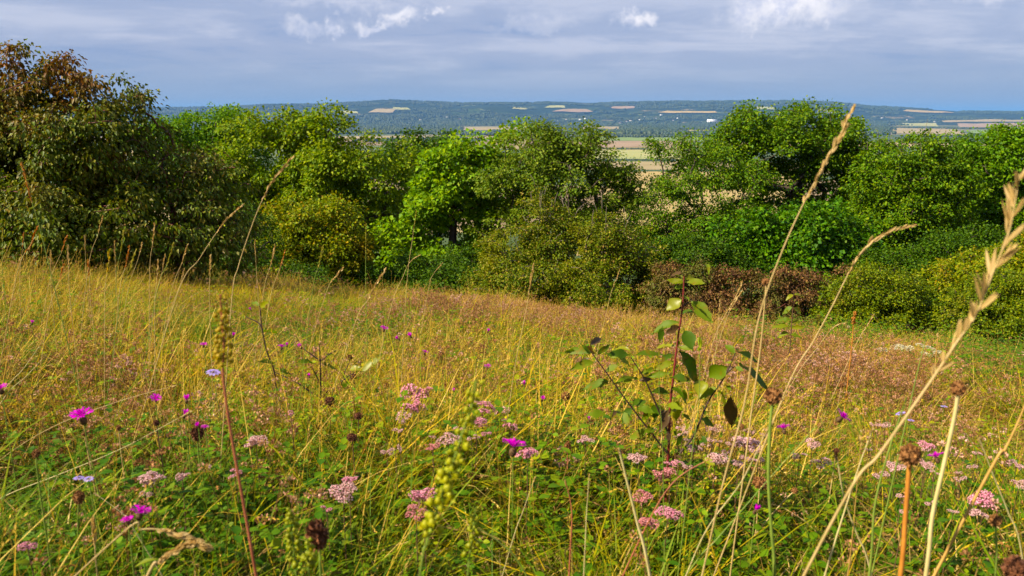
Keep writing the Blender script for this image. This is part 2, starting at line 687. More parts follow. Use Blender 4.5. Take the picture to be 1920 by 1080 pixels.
def hill_material():
    m = bpy.data.materials.new('wooded_hill')
    m.use_nodes = True
    T = NT(m.node_tree)
    T.n.clear()
    out = T.new('ShaderNodeOutputMaterial')
    geo = T.new('ShaderNodeNewGeometry')
    P = geo.outputs['Position']
    mp = T.new('ShaderNodeMapping')
    mp.inputs['Scale'].default_value = (1 / 300.0, 1 / 260.0, 0)
    T.l.new(P, mp.inputs[0])
    vo = T.new('ShaderNodeTexVoronoi', feature='F1')
    vo.inputs['Scale'].default_value = 1.0
    T.l.new(mp.outputs[0], vo.inputs['Vector'])
    sp = T.new('ShaderNodeSeparateColor')
    T.l.new(vo.outputs['Color'], sp.inputs[0])
    f = T.ramp(sp.outputs[0], [(0.0, (0.022, 0.038, 0.014)), (0.40, (0.05, 0.08, 0.022)), (0.62, (0.13, 0.155, 0.05)),
                               (0.80, (0.022, 0.038, 0.014)), (0.90, (0.26, 0.20, 0.10))], 'CONSTANT')
    n = T.noise(P, 0.012, 5, 0.7)
    n2_ = T.noise(P, 0.0022, 4, 0.6)
    vd = T.new('ShaderNodeTexVoronoi', feature='DISTANCE_TO_EDGE')
    T.l.new(mp.outputs[0], vd.inputs['Vector'])
    f = T.mix(T.smooth(vd.outputs['Distance'], 0.10, 0.05), f, (0.018, 0.032, 0.012))
    c = T.mix(T.smooth(n2_, 0.44, 0.52), f, (0.020, 0.036, 0.014))
    c = T.mix(T.math('MULTIPLY', T.smooth(n, 0.4, 0.6), 0.4), c, (0.025, 0.04, 0.016))
    p = T.new('ShaderNodeBsdfPrincipled')
    T.l.new(c, p.inputs['Base Color'])
    p.inputs['Roughness'].default_value = 0.95
    p.inputs['Specular IOR Level'].default_value = 0.05
    T.l.new(p.outputs[0], out.inputs[0])
    return m


hx = np.linspace(-12000, 12000, 420)
hy = np.linspace(5900, 12500, 130)
V, Fq = sheet(hx, hy, hill_height)
g = MB()
g.add(V, Fq)
struct(g.build('hills', hill_material(), smooth=True), 'long low wooded ridge, blue with distance')

# ------------------------------------------------------------------ haze
hz = MB()
hz.box((-70000, -500, -104.5), (70000, 70000, 235))
hm = bpy.data.materials.new('air')
hm.use_nodes = True
T = NT(hm.node_tree)
T.n.clear()
o_ = T.new('ShaderNodeOutputMaterial')
pv = T.new('ShaderNodeVolumePrincipled')
pv.inputs['Color'].default_value = (0.12, 0.32, 0.76, 1)
pv.inputs['Absorption Color'].default_value = (0.15, 0.15, 0.15, 1)
pv.inputs['Density'].default_value = 5.8e-5
pv.inputs['Anisotropy'].default_value = 0.0
T.l.new(pv.outputs[0], o_.inputs['Volume'])
ho = hz.build('haze', hm)
tag(ho, 'thin blue haze over the valley and the far ridge', 'haze', kind='stuff')

# ------------------------------------------------------------------ fields one can tell apart
def field_mat(name, c1, c2, sc=0.02):
    return solid_mat(name, c1, c2, sc, 0.95, 0.1)


FM = {
    'stubble': field_mat('stubble', (0.31, 0.245, 0.12), (0.24, 0.19, 0.09), 0.01),
    'gold': field_mat('ripe_corn', (0.36, 0.27, 0.10), (0.29, 0.21, 0.075), 0.03),
    'plough': field_mat('bare_plough', (0.29, 0.205, 0.125), (0.24, 0.17, 0.10), 0.012),
    'meadow': field_mat('pasture', (0.13, 0.20, 0.045), (0.17, 0.22, 0.06), 0.01),
    'sage': field_mat('dry_pasture', (0.25, 0.27, 0.09), (0.31, 0.29, 0.11), 0.01),
}


def field(pts, mat, label, lift=0.6, nu=24, nv=6):
    """pts: four photo pixels (near-left, near-right, far-right, far-left) laid on the land"""
    C = [surf_point(u, v, 60.0) for (u, v) in pts]
    P = []
    for j in range(nv + 1):
        t = j / nv
        A = C[0].lerp(C[3], t)
        B = C[1].lerp(C[2], t)
        for i in range(nu + 1):
            s = i / nu
            q = A.lerp(B, s)
            w = (math.sin(s * 9 + pts[0][0]) + math.sin(s * 23 + pts[0][1])) * (0.02 if C[0].y > 1500 else .003)
            if j in (0, nv):
                q = q + (C[3] - C[0]) * w
            z = ground(q.x, q.y)
            if q.y > 5200:
                z = max(z, float(hill_height(q.x, q.y)) + 2.0)
            P.append((q.x, q.y, z + lift))
    i = np.arange(nv)[:, None] * (nu + 1)
    k = np.arange(nu)[None, :]
    Fq_ = np.stack([i + k, i + k + 1, i + nu + 2 + k, i + nu + 1 + k], -1).reshape(-1, 4)
    m = MB()
    m.add(P, Fq_)
    o = m.build('field', FM[mat])
    return struct(o, label)


field([(1080, 480), (1560, 480), (1480, 322), (1150, 322)], 'gold', 'ripe golden field seen through the trees', 0.3)
field([(1000, 318), (1420, 318), (1400, 303), (1040, 303)], 'stubble', 'narrow stubble strip past the golden field', 0.35)
field([(1060, 298), (1330, 299), (1330, 282), (1080, 281)], 'sage', 'pale green pasture in the gap between trees', 0.4)
field([(1050, 276), (1290, 276), (1300, 265), (1060, 264)], 'plough', 'pinkish brown bare field in the gap', 0.5)
field([(1040, 264), (1420, 264), (1420, 257.5), (1050, 257.5)], 'meadow', 'bright green strip field in front of the tree belt', 0.6)
field([(1090, 245), (1162, 245), (1160, 237.5), (1094, 237.5)], 'stubble', 'light stubble field left of the tree belt', 1)
field([(1278, 248), (1345, 248), (1345, 244), (1280, 244)], 'stubble', 'light stubble sliver right of the tree belt', 1)
field([(720, 262), (760, 262), (758, 256), (724, 256)], 'stubble', 'small stubble field left of the centre trees', 1)
field([(860, 244), (1010, 246), (1005, 240), (870, 238)], 'stubble', 'stubble field behind the lime green tree', 1)
field([(1672, 250), (1820, 254), (1790, 243), (1676, 240)], 'stubble', 'broad stubble field right of the big tree', 1)
field([(1815, 251), (1960, 250), (1960, 243), (1820, 244)], 'meadow', 'green field at the right end of the plain', 1)
field([(1800, 239), (1990, 239), (1980, 233), (1795, 232)], 'plough', 'long pinkish field on the right plain', 1)
field([(1770, 229.5), (1990, 231), (1980, 227), (1765, 227)], 'stubble', 'thin far stubble strip on the right plain', 1)
field([(1680, 236), (1760, 237), (1755, 231), (1690, 231)], 'sage', 'dull green far field right of the big tree', 1)
for pts, mt, lb in [
    ([(690, 212), (736, 213), (742, 206), (705, 205)], 'stubble', 'tan field high on the ridge above the left trees'),
    ([(735, 206), (770, 207), (765, 203), (738, 202)], 'sage', 'small grey green field near the ridge top'),
    ([(635, 214), (672, 214), (670, 210), (640, 209)], 'sage', 'pale field on the left flank of the ridge'),
    ([(1035, 210), (1112, 210.5), (1100, 206), (1056, 205.5)], 'plough', 'rosy field on the ridge above the centre trees'),
    ([(1020, 203), (1060, 203), (1058, 199), (1030, 199)], 'sage', 'small pale field near the ridge crest'),
    ([(1145, 204), (1190, 204), (1190, 200), (1150, 200.5)], 'plough', 'thin rosy field high on the ridge'),
    ([(1232, 212), (1345, 212.5), (1340, 209.5), (1250, 209)], 'gold', 'bright straw coloured strip on the ridge'),
    ([(1415, 205), (1455, 206), (1450, 202), (1418, 201)], 'sage', 'grey green patch on the ridge over the big tree'),
    ([(1690, 209), (1790, 212.5), (1770, 210), (1700, 206.5)], 'gold', 'straw coloured strip on the falling end of the ridge'),
    ([(960, 205), (990, 206), (985, 202), (965, 201)], 'sage', 'faint pale field on the ridge left of centre'),
]:
    field(pts, mt, lb, 5.0, 16, 5)

# ------------------------------------------------------------------ far woods and hedgerows (instanced crowns, one object each)
M_farwood = leaf_mat('far_canopy', [(0, (0.022, 0.040, 0.012)), (0.5, (0.035, 0.058, 0.016)), (1, (0.06, 0.075, 0.02))], 0.1, src='object')


def unit(v):
    return v / (np.linalg.norm(v, axis=-1, keepdims=True) + 1e-9)


def rngp(seed):
    return np.random.default_rng(seed)


def canopy_clump(name, seed, n, spread, size):
    rg = rngp(seed)
    m = MB()
    for i in range(n):
        r = size * rg.uniform(0.7, 1.25)
        m.blob((rg.normal(0, spread), rg.normal(0, spread * 0.5), r * 0.75), (r, r * 0.9, r * rg.uniform(0.8, 1.1)), 6, 4, 0.22, rg)
    me = m.mesh(name)
    me.materials.append(M_farwood)
    return bpy.data.objects.new(name, me)


def gn_scatter(name, protos, pts, rot, scl, idx, tint, label, cat, kind='stuff'):
    """one object: a cloud of points, each carrying one of the prototype meshes"""
    col = bpy.data.collections.new(name + '_kinds')
    for k, p in enumerate(protos):
        p.name = '%s_kind_%02d' % (name, k)
        col.objects.link(p)
    me = bpy.data.meshes.new(name)
    n = len(pts)
    me.vertices.add(n)
    me.vertices.foreach_set('co', np.asarray(pts, np.float32).reshape(-1))
    a = me.attributes.new('rot', 'FLOAT_VECTOR', 'POINT')
    a.data.foreach_set('vector', np.asarray(rot, np.float32).reshape(-1))
    a = me.attributes.new('scl', 'FLOAT', 'POINT')
    a.data.foreach_set('value', np.asarray(scl, np.float32))
    a = me.attributes.new('idx', 'INT', 'POINT')
    a.data.foreach_set('value', np.asarray(idx, np.int32))
    a = me.attributes.new('tint', 'FLOAT', 'POINT')
    a.data.foreach_set('value', np.asarray(tint, np.float32))
    o = link(name, me)
    tag(o, label, cat, kind=kind)
    ng = bpy.data.node_groups.new(name + '_scatter', 'GeometryNodeTree')
    ng.interface.new_socket('Geometry', in_out='INPUT', socket_type='NodeSocketGeometry')
    ng.interface.new_socket('Geometry', in_out='OUTPUT', socket_type='NodeSocketGeometry')
    N = ng.nodes
    L = ng.links
    gi = N.new('NodeGroupInput')
    go = N.new('NodeGroupOutput')
    ci = N.new('GeometryNodeCollectionInfo')
    ci.inputs['Collection'].default_value = col
    ci.inputs['Separate Children'].default_value = True
    ci.inputs['Reset Children'].default_value = True
    iop = N.new('GeometryNodeInstanceOnPoints')
    iop.inputs['Pick Instance'].default_value = True

    def attr(nm, typ):
        q = N.new('GeometryNodeInputNamedAttribute')
        q.data_type = typ
        q.inputs['Name'].default_value = nm
        return next(s for s in q.outputs if s.name == 'Attribute' and s.enabled)
    L.new(gi.outputs[0], iop.inputs['Points'])
    L.new(ci.outputs[0], iop.inputs['Instance'])
    L.new(attr('idx', 'INT'), iop.inputs['Instance Index'])
    e2r = N.new('FunctionNodeEulerToRotation')
    L.new(attr('rot', 'FLOAT_VECTOR'), e2r.inputs[0])
    L.new(e2r.outputs[0], iop.inputs['Rotation'])
    L.new(attr('scl', 'FLOAT'), iop.inputs['Scale'])
    L.new(iop.outputs[0], go.inputs[0])
    md = o.modifiers.new('scatter', 'NODES')
    md.node_group = ng
    return o


# woods over the ridge and its foot; open where the photo shows fields
rg = rngp(11)
N_ = 60000
yy = 3700 + (11200 - 3700) * rg.random(N_) ** 0.9
xx = (rg.random(N_) * 2 - 1) * 0.78 * yy
zz = np.where(yy > 5200, np.maximum(height(xx, yy), hill_height(xx, yy)), height(xx, yy))
slope_v = zz / yy
uu = 960 + F_PX * (xx / yy) * (math.cos(PITCH) - slope_v * 0 + 0.0) * 1.0
# exact pixel of each point
fy_ = yy * math.cos(PITCH) - zz * math.sin(PITCH)
fz_ = yy * math.sin(PITCH) + zz * math.cos(PITCH)
uu = 960 + F_PX * xx / fy_
vv = 540 - F_PX * fz_ / fy_
wood = fbm(xx / 700.0, yy / 420.0, 21.0, 4)
right = (uu > 1660) & (vv > 214)
dens = np.where(right, wood > 0.60, wood > np.where(yy > 7200, 0.42, 0.38))
dens = dens & ~((vv > 236) & (uu > 1085) & (uu < 1170) & (vv < 246))
for (u0, u1, v0, v1) in [(670, 748, 202, 214.5), (734, 772, 201.5, 207), (1034, 1114, 203, 211.5), (1018, 1062, 198.5, 203.5), (1144, 1192, 199.5, 204.5),
                         (1230, 1347, 207.5, 213.5), (1414, 1456, 201, 206), (1684, 1802, 205.5, 215.5), (634, 673, 208.5, 214.5),
                         (1672, 1822, 239, 255), (1815, 1990, 226, 252), (1765, 1990, 226, 240), (1278, 1348, 243, 249), (860, 1012, 237, 247), (1272, 1296, 226, 231), (1326, 1350, 225, 231)]:
    dens &= ~((uu > u0) & (uu < u1) & (vv > v0 - 0.3) & (vv < v1 + 0.8))
sel = np.where(dens)[0][:26000]
pts = np.stack([xx[sel], yy[sel], zz[sel] - 2.0], -1)
k = len(sel)
protos = [canopy_clump('clump', 100 + i, 7, 22, 8.5) for i in range(4)]
rot = np.zeros((k, 3))
rot[:, 2] = rg.uniform(0, 6.28, k)
gn_scatter('far_woodland', protos, pts, rot, rg.uniform(0.55, 1.15, k), rg.integers(0, 4, k), rg.random(k),
           'dark blue green woods covering the distant ridge and valley foot', 'woodland')

# hedgerows and tree belts between the fields of the plain
hp = []


def hedge_line(a, b, n, w, s0, s1):
    A = surf_point(*a, 60.0)
    B = surf_point(*b, 60.0)
    for i in range(n):
        t = rg.random()
        q = A.lerp(B, t)
        x = q.x + rg.normal(0, w)
        y = q.y + rg.normal(0, w)
        z = ground(x, y)
        hp.append((x, y, z - 1, rg.uniform(s0, s1)))


hedge_line((1050, 257.3), (1290, 257.3), 260, 22, 0.7, 1.05)
hedge_line((1290, 257.3), (1420, 257.3), 160, 22, 0.5, 0.8)
hedge_line((1140, 252), (1290, 251), 200, 40, 0.6, 0.9)
hedge_line((1060, 279), (1215, 280), 150, 5, 0.2, 0.42)
hedge_line((1060, 300.5), (1260, 300.5), 170, 5, 0.22, 0.36)
hedge_line((1100, 320.5), (1300, 320.5), 90, 3, 0.08, 0.14)
hedge_line((1672, 239.5), (1840, 241), 200, 24, 0.4, 0.8)
hedge_line((1700, 257), (1990, 253), 240, 12, 0.4, 0.8)
hedge_line((1780, 241.6), (1990, 241.4), 200, 20, 0.35, 0.75)
hedge_line((1760, 231.5), (1990, 231.6), 220, 34, 0.4, 0.9)
hedge_line((1650, 229), (1800, 226), 220, 60, 0.5, 0.9)
hedge_line((1740, 224.5), (2020, 223.5), 500, 90, 0.6, 1.1)
hedge_line((1720, 219), (2020, 218), 700, 300, 0.8, 1.4)
hedge_line((1085, 236.5), (1170, 236.5), 120, 20, 0.4, 0.7)
hedge_line((700, 266), (860, 262), 200, 40, 0.6, 1.1)
hp = np.array(hp)
k = len(hp)
rot = np.zeros((k, 3))
rot[:, 2] = rg.uniform(0, 6.28, k)
protos = [canopy_clump('clump', 200 + i, 4, 9, 7.0) for i in range(4)]
gn_scatter('hedgerow', protos, hp[:, :3], rot, hp[:, 3], rg.integers(0, 4, k), rg.random(k),
           'dark hedgerows and tree belts dividing the fields of the plain', 'hedgerows')

# low scrub on the steep slope below the hedge
n_ = 5200
yy = 27 + 300 * rg.random(n_) ** 1.6
xx = (rg.random(n_) * 2 - 1) * (.85 * yy + 6)
zz = height(xx, yy)
rot = np.zeros((n_, 3))
rot[:, 2] = rg.uniform(0, 6.28, n_)


def scrub_clump(seed):
    r_ = rngp(seed)
    m = MB()
    n = 420
    d = unit(r_.normal(size=(n, 3)))
    d[:, 2] = np.abs(d[:, 2])
    c = d * [1.7, 1.7, 2.0] * r_.uniform(.75, 1.05, (n, 1))
    m.leaves(c, d + r_.normal(0, .6, (n, 3)), [0, 0, 1] + r_.normal(0, .5, (n, 3)), .42, .16, .3, .2)
    m.blob((0, 0, .6), (1.3, 1.3, 1.1), 8, 6, .15, r_)
    me = m.mesh('clump')
    me.materials.append(M_scrubslope)
    return bpy.data.objects.new('clump', me)


M_scrubslope = leaf_mat('slope_scrub', [(0, (0.030, 0.065, 0.010)), (0.5, (0.055, 0.10, 0.014)), (1, (0.11, 0.15, 0.02))], 0.3, src='object', spec=0.12)
gn_scatter('slope_undergrowth', [scrub_clump(i) for i in range(3)], np.stack([xx, yy, zz - .2], -1), rot, rg.uniform(.6, 1.15, n_), rg.integers(0, 3, n_), rg.random(n_),
           'dark green scrub covering the steep slope beyond the hedge', 'undergrowth')

# ------------------------------------------------------------------ far buildings
M_white = solid_mat('white_render', (0.80, 0.80, 0.80), (0.74, 0.74, 0.74), 0.2)
M_tile = solid_mat('roof_tile', (0.20, 0.11, 0.08), (0.14, 0.08, 0.06), 0.3)
M_metal = solid_mat('white_sheet_roof', (0.85, 0.86, 0.88), (0.8, 0.8, 0.82), 0.2, 0.4)
M_pane = solid_mat('dark_pane', (0.03, 0.035, 0.04), (0.05, 0.05, 0.06), 0.2, 0.15, 0.5)


def house(u, v, L, W, H, label, cat='house', name='house', roof=M_tile, wins=2, group=None, rz=0.0):
    P = surf_point(u, v, 60.0)
    z = ground(P.x, P.y)
    if P.y > 5200:
        z = max(z, float(hill_height(P.x, P.y)))
    t = thing(name, (P.x, P.y, z), label, cat, group)
    t.rotation_euler = (0, 0, rz)
    a = MB()
    a.box((-L / 2, -W / 2, 0), (L / 2, W / 2, H))
    a.build('wall', M_white, t)
    r = MB()
    e = 0.5
    r.add([(-L / 2 - e, -W / 2 - e, H), (L / 2 + e, -W / 2 - e, H), (L / 2 + e, W / 2 + e, H), (-L / 2 - e, W / 2 + e, H),
           (-L / 2 - e, 0, H + W * 0.3), (L / 2 + e, 0, H + W * 0.3)],
          [(0, 1, 5, 4), (2, 3, 4, 5)])
    r.f.append(np.array([(0, 4, 3), (1, 2, 5)]))
    r.f.append(np.array([(3, 2, 1, 0)]))
    r.build('roof', roof, t)
    for i in range(wins):
        x = (i + 0.5) / wins * L - L / 2
        w_ = MB()
        w_.box((x - L / wins * 0.22, -W / 2 - 0.06, H * 0.35), (x + L / wins * 0.22, -W / 2 - 0.003, H * 0.7))
        w_.build('window', M_pane, t)
    return t


house(1335, 229.5, 82, 30, 16, 'long white shed in the dark woods below the ridge', 'shed', 'shed', M_metal, 6)
house(1311, 230.5, 26, 14, 8, 'small white barn just left of the long white shed', 'barn', 'barn', M_metal, 2)
for (u, v) in [(1210, 220), (1176, 229), (1182, 227), (1226, 229), (1271, 222), (1292, 236), (1213, 240), (1090, 226), (1099, 223), (1229, 224), (1165, 232),
               (1178, 236), (1240, 234), (1200, 226), (1063, 226), (1048, 229), (1130, 228), (838, 221), (861, 224), (905, 215), (1655, 222), (1700, 226), (1752, 229),
               (1786, 222), (1238, 216), (1262, 226), (790, 226), (960, 222), (1376, 221), (1392, 216)]:
    random.seed(int(u * 7 + v))
    house(u + random.uniform(-2, 2), v + random.uniform(-1, 1), random.uniform(14, 28), 9, random.uniform(6, 9), 'tiny pale house among the far dark trees of the valley',
          'house', 'house', M_tile if random.random() < 0.6 else M_metal, 2, 'pale houses scattered along the foot of the ridge', random.uniform(-0.5, 0.5))

# ------------------------------------------------------------------ trees
M_bark = solid_mat('bark', (0.075, 0.055, 0.038), (0.035, 0.027, 0.02), 6.0, 0.9, 0.15, 0.4)
M_barkpale = solid_mat('pale_bark', (0.22, 0.18, 0.13), (0.12, 0.095, 0.07), 8.0, 0.9, 0.15, 0.3)
M_twig_red = solid_mat('red_twig', (0.16, 0.035, 0.03), (0.07, 0.03, 0.02), 12.0, 0.6, 0.3, 0.2)


NLEAF = []


def tree(name, label, cat, depth, base_u, lobes, mat, leaf=0.10, spacing=0.5, per=42, crad=0.36, seed=1, group=None,
         bark=None, stems=1, trunk_r=0.10, droop=0.15, up=0.75, hole=0.36, aspect=0.34, core=0.45, thick=0.8, fine=0, flat=0.55, twigs=0):
    """lobes: (u, v, ru, rv, dy) ellipses of the photograph given their own depth and thickness"""
    bark = bark or M_bark
    big = depth < 11.5
    per = int(per * (1.6 if big else 2.4))
    spacing *= 0.95 if big else 0.78
    leaf *= .88 if big else .87
    aspect *= 1.15
    rg = rngp(seed)
    bx = ray(base_u, 500)[0] * depth
    bz = ground(bx, depth)
    base = np.array([bx, depth, bz])
    cl = []
    cn = []
    for (u, v, ru, rv, dy) in lobes:
        y = depth + dy
        c = np.array(at(u, v, y))
        r = np.array([ru * y / F_PX, max(ru, rv) * y / F_PX * thick, rv * y / F_PX])
        vol = 4.19 * r[0] * r[1] * r[2]
        n = max(6, int(vol / spacing ** 3))
        d = unit(rg.normal(size=(n, 3)))
        rad = core + (1 - core) * rg.random(n) ** 0.55 + np.maximum(rg.normal(-.02, .13, n), 0)
        rad = rad * (1 + (.35 if big else .75) * (fbm(d[:, 0] * 2.2 + u * .1, d[:, 2] * 2.2 + d[:, 1] * 1.7 + v * .1, seed * 2.3, 3) - .5))
        p = c + d * rad[:, None] * r
        cl.append(p)
        cn.append(d)
    P = np.concatenate(cl)
    Dn = np.concatenate(cn)
    hz_ = fbm(P[:, 0] * 0.9 + P[:, 1] * 0.37, P[:, 2] * 1.2 + P[:, 1] * 0.51, seed * 1.7, 2)
    keep = (hz_ > hole) & (P[:, 2] > height(P[:, 0], P[:, 1]) + 0.15)
    P = P[keep]
    Dn = Dn[keep]
    root = thing(name, tuple(base), label, cat, group)
    NLEAF.append(len(P) * per)
    # limbs: every leaf spray is joined to the nearest node that lies nearer the stem
    top = P[:, 2].max()
    nodes = []
    par = []
    for s_ in range(stems):
        cx, cyy = P[:, 0].mean(), P[:, 1].mean()
        ang = rg.uniform(0, 6.28)
        spread = 0.0 if stems == 1 else (np.ptp(P[:, 0]) * 0.28)
        tx = cx + math.cos(ang) * spread if stems > 1 else cx * 0.6 + bx * 0.4
        ty = cyy + math.sin(ang) * spread * 0.6 if stems > 1 else cyy
        off = np.array([rg.normal(0, 0.12), rg.normal(0, 0.12), -0.1]) * (1 if stems > 1 else 0)
        H = (top - bz) * (0.72 if stems == 1 else rg.uniform(0.45, 0.72))
        k = 9
        prev = -1
        wob = rg.normal(0, 0.06 * H / 4, (k, 3)).cumsum(0) * 0.6
        for i in range(k):
            t = i / (k - 1)
            q = base + off + np.array([(tx - bx) * t ** 1.3, (ty - depth) * t ** 1.3, H * t]) + wob[i] * (i > 0) * np.array([1, 1, 0.2])
            nodes.append(q)
            par.append(prev)
            prev = len(nodes) - 1
    nodes = list(nodes)
    cnt = [0] * len(nodes)
    axis_xy = np.array([bx, depth])
    order = np.argsort(np.linalg.norm(P - (base + np.array([0, 0, (top - bz) * 0.45])), axis=1))
    arr = np.zeros((len(nodes) + 2 * len(P) + 5, 3))
    arr[:len(nodes)] = nodes
    m_ = len(nodes)
    leafnode = np.zeros(len(P), int)
    for i in order:
        q = P[i]
        dv = arr[:m_] - q
        dist = np.sqrt((dv ** 2).sum(1)) + np.maximum(dv[:, 2], 0) * 1.5 + (np.arange(m_) < 3) * 5
        j = int(dist.argmin())
        a = arr[j]
        mid = (a + q) / 2 + np.array([0, 0, 0.08]) * np.linalg.norm(q - a) + rg.normal(0, 0.05, 3) * min(1.0, np.linalg.norm(q - a))
        arr[m_] = mid
        par.append(j)
        cnt.append(0)
        arr[m_ + 1] = q
        par.append(m_)
        cnt.append(1)
        leafnode[i] = m_ + 1
        m_ += 2
    tot = np.array(cnt, float)
    for i in range(m_ - 1, -1, -1):
        if par[i] >= 0:
            tot[par[i]] += tot[i]
    tot = np.maximum(tot, 0.6)
    rad = trunk_r * (tot / tot[[i for i in range(m_) if par[i] < 0]].sum()) ** 0.5 * (stems ** 0.25)
    rad = np.maximum(rad, 0.006 + 0.0)
    par = np.array(par)
    ch = np.where(par[:m_] >= 0)[0]
    w = MB()
    w.tubes2(arr[par[ch]] - base, arr[ch] - base, np.minimum(rad[par[ch]], rad[ch] * 1.6), rad[ch], 4)
    w.build('trunk', bark, root, smooth=True)
    # leaves: flattened sprays at the limb ends
    n = len(P)
    size = rg.uniform(0.65, 1.35, n)
    cc = np.repeat(P, per, 0)
    dn = np.repeat(Dn, per, 0)
    sz = np.repeat(size, per)[:, None]
    o_ = rg.normal(size=(n * per, 3))
    o_ = unit(o_) * (rg.random((n * per, 1)) ** 0.5) * crad * 1.1 * sz
    o_[:, 2] *= flat
    q = cc + o_ + dn * 0.0
    q[:, 2] -= (np.hypot(o_[:, 0], o_[:, 1]) ** 2) / (crad * 1.6) * 0.5
    D = unit(o_ * 1.2 / crad + dn * 0.5 + rg.normal(0, 0.45, (n * per, 3)) + np.array([0, 0, -droop * 2]))
    Nn = unit(np.array([0, 0, up * 0.8]) + dn * 0.55 + rg.normal(0, 0.5, (n * per, 3)))
    L = leaf * rg.uniform(0.7, 1.3, n * per)
    fol = MB()
    fol.leaves(q - base, D, Nn, L, L * aspect, 0.3, droop, fine)
    fol.build('crown', mat, root)
    if twigs:
        idx = np.argsort(-P[:, 2])[:twigs * 3:3]
        for i in idx:
            t_ = MB()
            a = P[i] - base
            b = a + np.array([rg.normal(0, 0.12), rg.normal(0, 0.1), rg.uniform(0.25, 0.5)])
            t_.tube([a - (0, 0, 0.2), (a + b) / 2, b], [0.008, 0.006, 0.003], 4)
            t_.build('bare_twig', M_barkpale, root)
    return root


ML = {
    'dogwood': leaf_mat('dogwood_leaf', [(0, (0.050, 0.085, 0.010)), (0.5, (0.100, 0.140, 0.017)), (0.9, (0.185, 0.190, 0.030)), (1, (0.17, 0.12, 0.03))], 0.30,
                        rough=0.5, spec=0.2, patch=((0.185, 0.075, 0.032), 0.8, 0.42, 0.58, 1.0)),
    'dogwood2': leaf_mat('dogwood_leaf_dull', [(0, (0.048, 0.080, 0.012)), (0.5, (0.096, 0.132, 0.018)), (0.9, (0.18, 0.175, 0.032)), (1, (0.17, 0.12, 0.035))], 0.28,
                         rough=0.5, spec=0.22, patch=((0.16, 0.085, 0.035), 1.3, 0.54, 0.72)),
    'yellowgreen': leaf_mat('hazel_leaf', [(0, (0.085, 0.160, 0.010)), (0.5, (0.150, 0.235, 0.012)), (1, (0.28, 0.32, 0.022))], 0.40, spec=0.15, rough=0.55),
    'fresh': leaf_mat('fresh_leaf', [(0, (0.060, 0.140, 0.014)), (0.5, (0.105, 0.215, 0.018)), (1, (0.19, 0.29, 0.03))], 0.38, spec=0.15, rough=0.55),
    'mid': leaf_mat('tree_leaf', [(0, (0.050, 0.115, 0.010)), (0.5, (0.095, 0.185, 0.015)), (1, (0.19, 0.255, 0.025))], 0.36, spec=0.15, rough=0.55),
    'olive': leaf_mat('olive_leaf', [(0, (0.065, 0.115, 0.018)), (0.5, (0.115, 0.180, 0.026)), (1, (0.22, 0.255, 0.05))], 0.34, spec=0.15, rough=0.55),
    'lime': leaf_mat('maple_leaf', [(0, (0.090, 0.190, 0.010)), (0.5, (0.150, 0.275, 0.014)), (1, (0.27, 0.36, 0.025))], 0.42, spec=0.15, rough=0.55),
    'dark': leaf_mat('dark_leaf', [(0, (0.030, 0.070, 0.010)), (0.5, (0.055, 0.110, 0.014)), (1, (0.10, 0.16, 0.02))], 0.30, spec=0.15, rough=0.55),
    'green': leaf_mat('bright_green_leaf', [(0, (0.036, 0.105, 0.012)), (0.5, (0.070, 0.165, 0.016)), (1, (0.14, 0.24, 0.025))], 0.36, spec=0.15, rough=0.55),
    'scrub': leaf_mat('scrub_leaf', [(0, (0.055, 0.095, 0.012)), (0.45, (0.115, 0.160, 0.020)), (0.85, (0.23, 0.24, 0.04)), (1, (0.30, 0.20, 0.07))], 0.36,
                      patch=((0.24, 0.23, 0.03), 0.9, 0.5, 0.68), spec=0.15, rough=0.55),
    'brown': leaf_mat('purple_brown_leaf', [(0, (0.080, 0.048, 0.026)), (0.5, (0.165, 0.085, 0.045)), (0.8, (0.23, 0.14, 0.06)), (1, (0.12, 0.15, 0.03))], 0.28,
                      patch=((0.085, 0.11, 0.02), 1.1, 0.44, 0.60), spec=0.15, rough=0.55),
    'golden': leaf_mat('golden_leaf', [(0, (0.100, 0.160, 0.010)), (0.5, (0.185, 0.240, 0.014)), (0.85, (0.29, 0.29, 0.03)), (1, (0.32, 0.20, 0.03))], 0.38,
                       patch=((0.28, 0.17, 0.03), 0.7, 0.52, 0.66), spec=0.15, rough=0.55),
    'olivegold': leaf_mat('olive_gold_leaf', [(0, (0.065, 0.110, 0.012)), (0.5, (0.120, 0.170, 0.016)), (1, (0.23, 0.24, 0.03))], 0.34, patch=((0.20, 0.14, 0.04), 1.2, 0.55, 0.7), spec=0.15, rough=0.55),
}

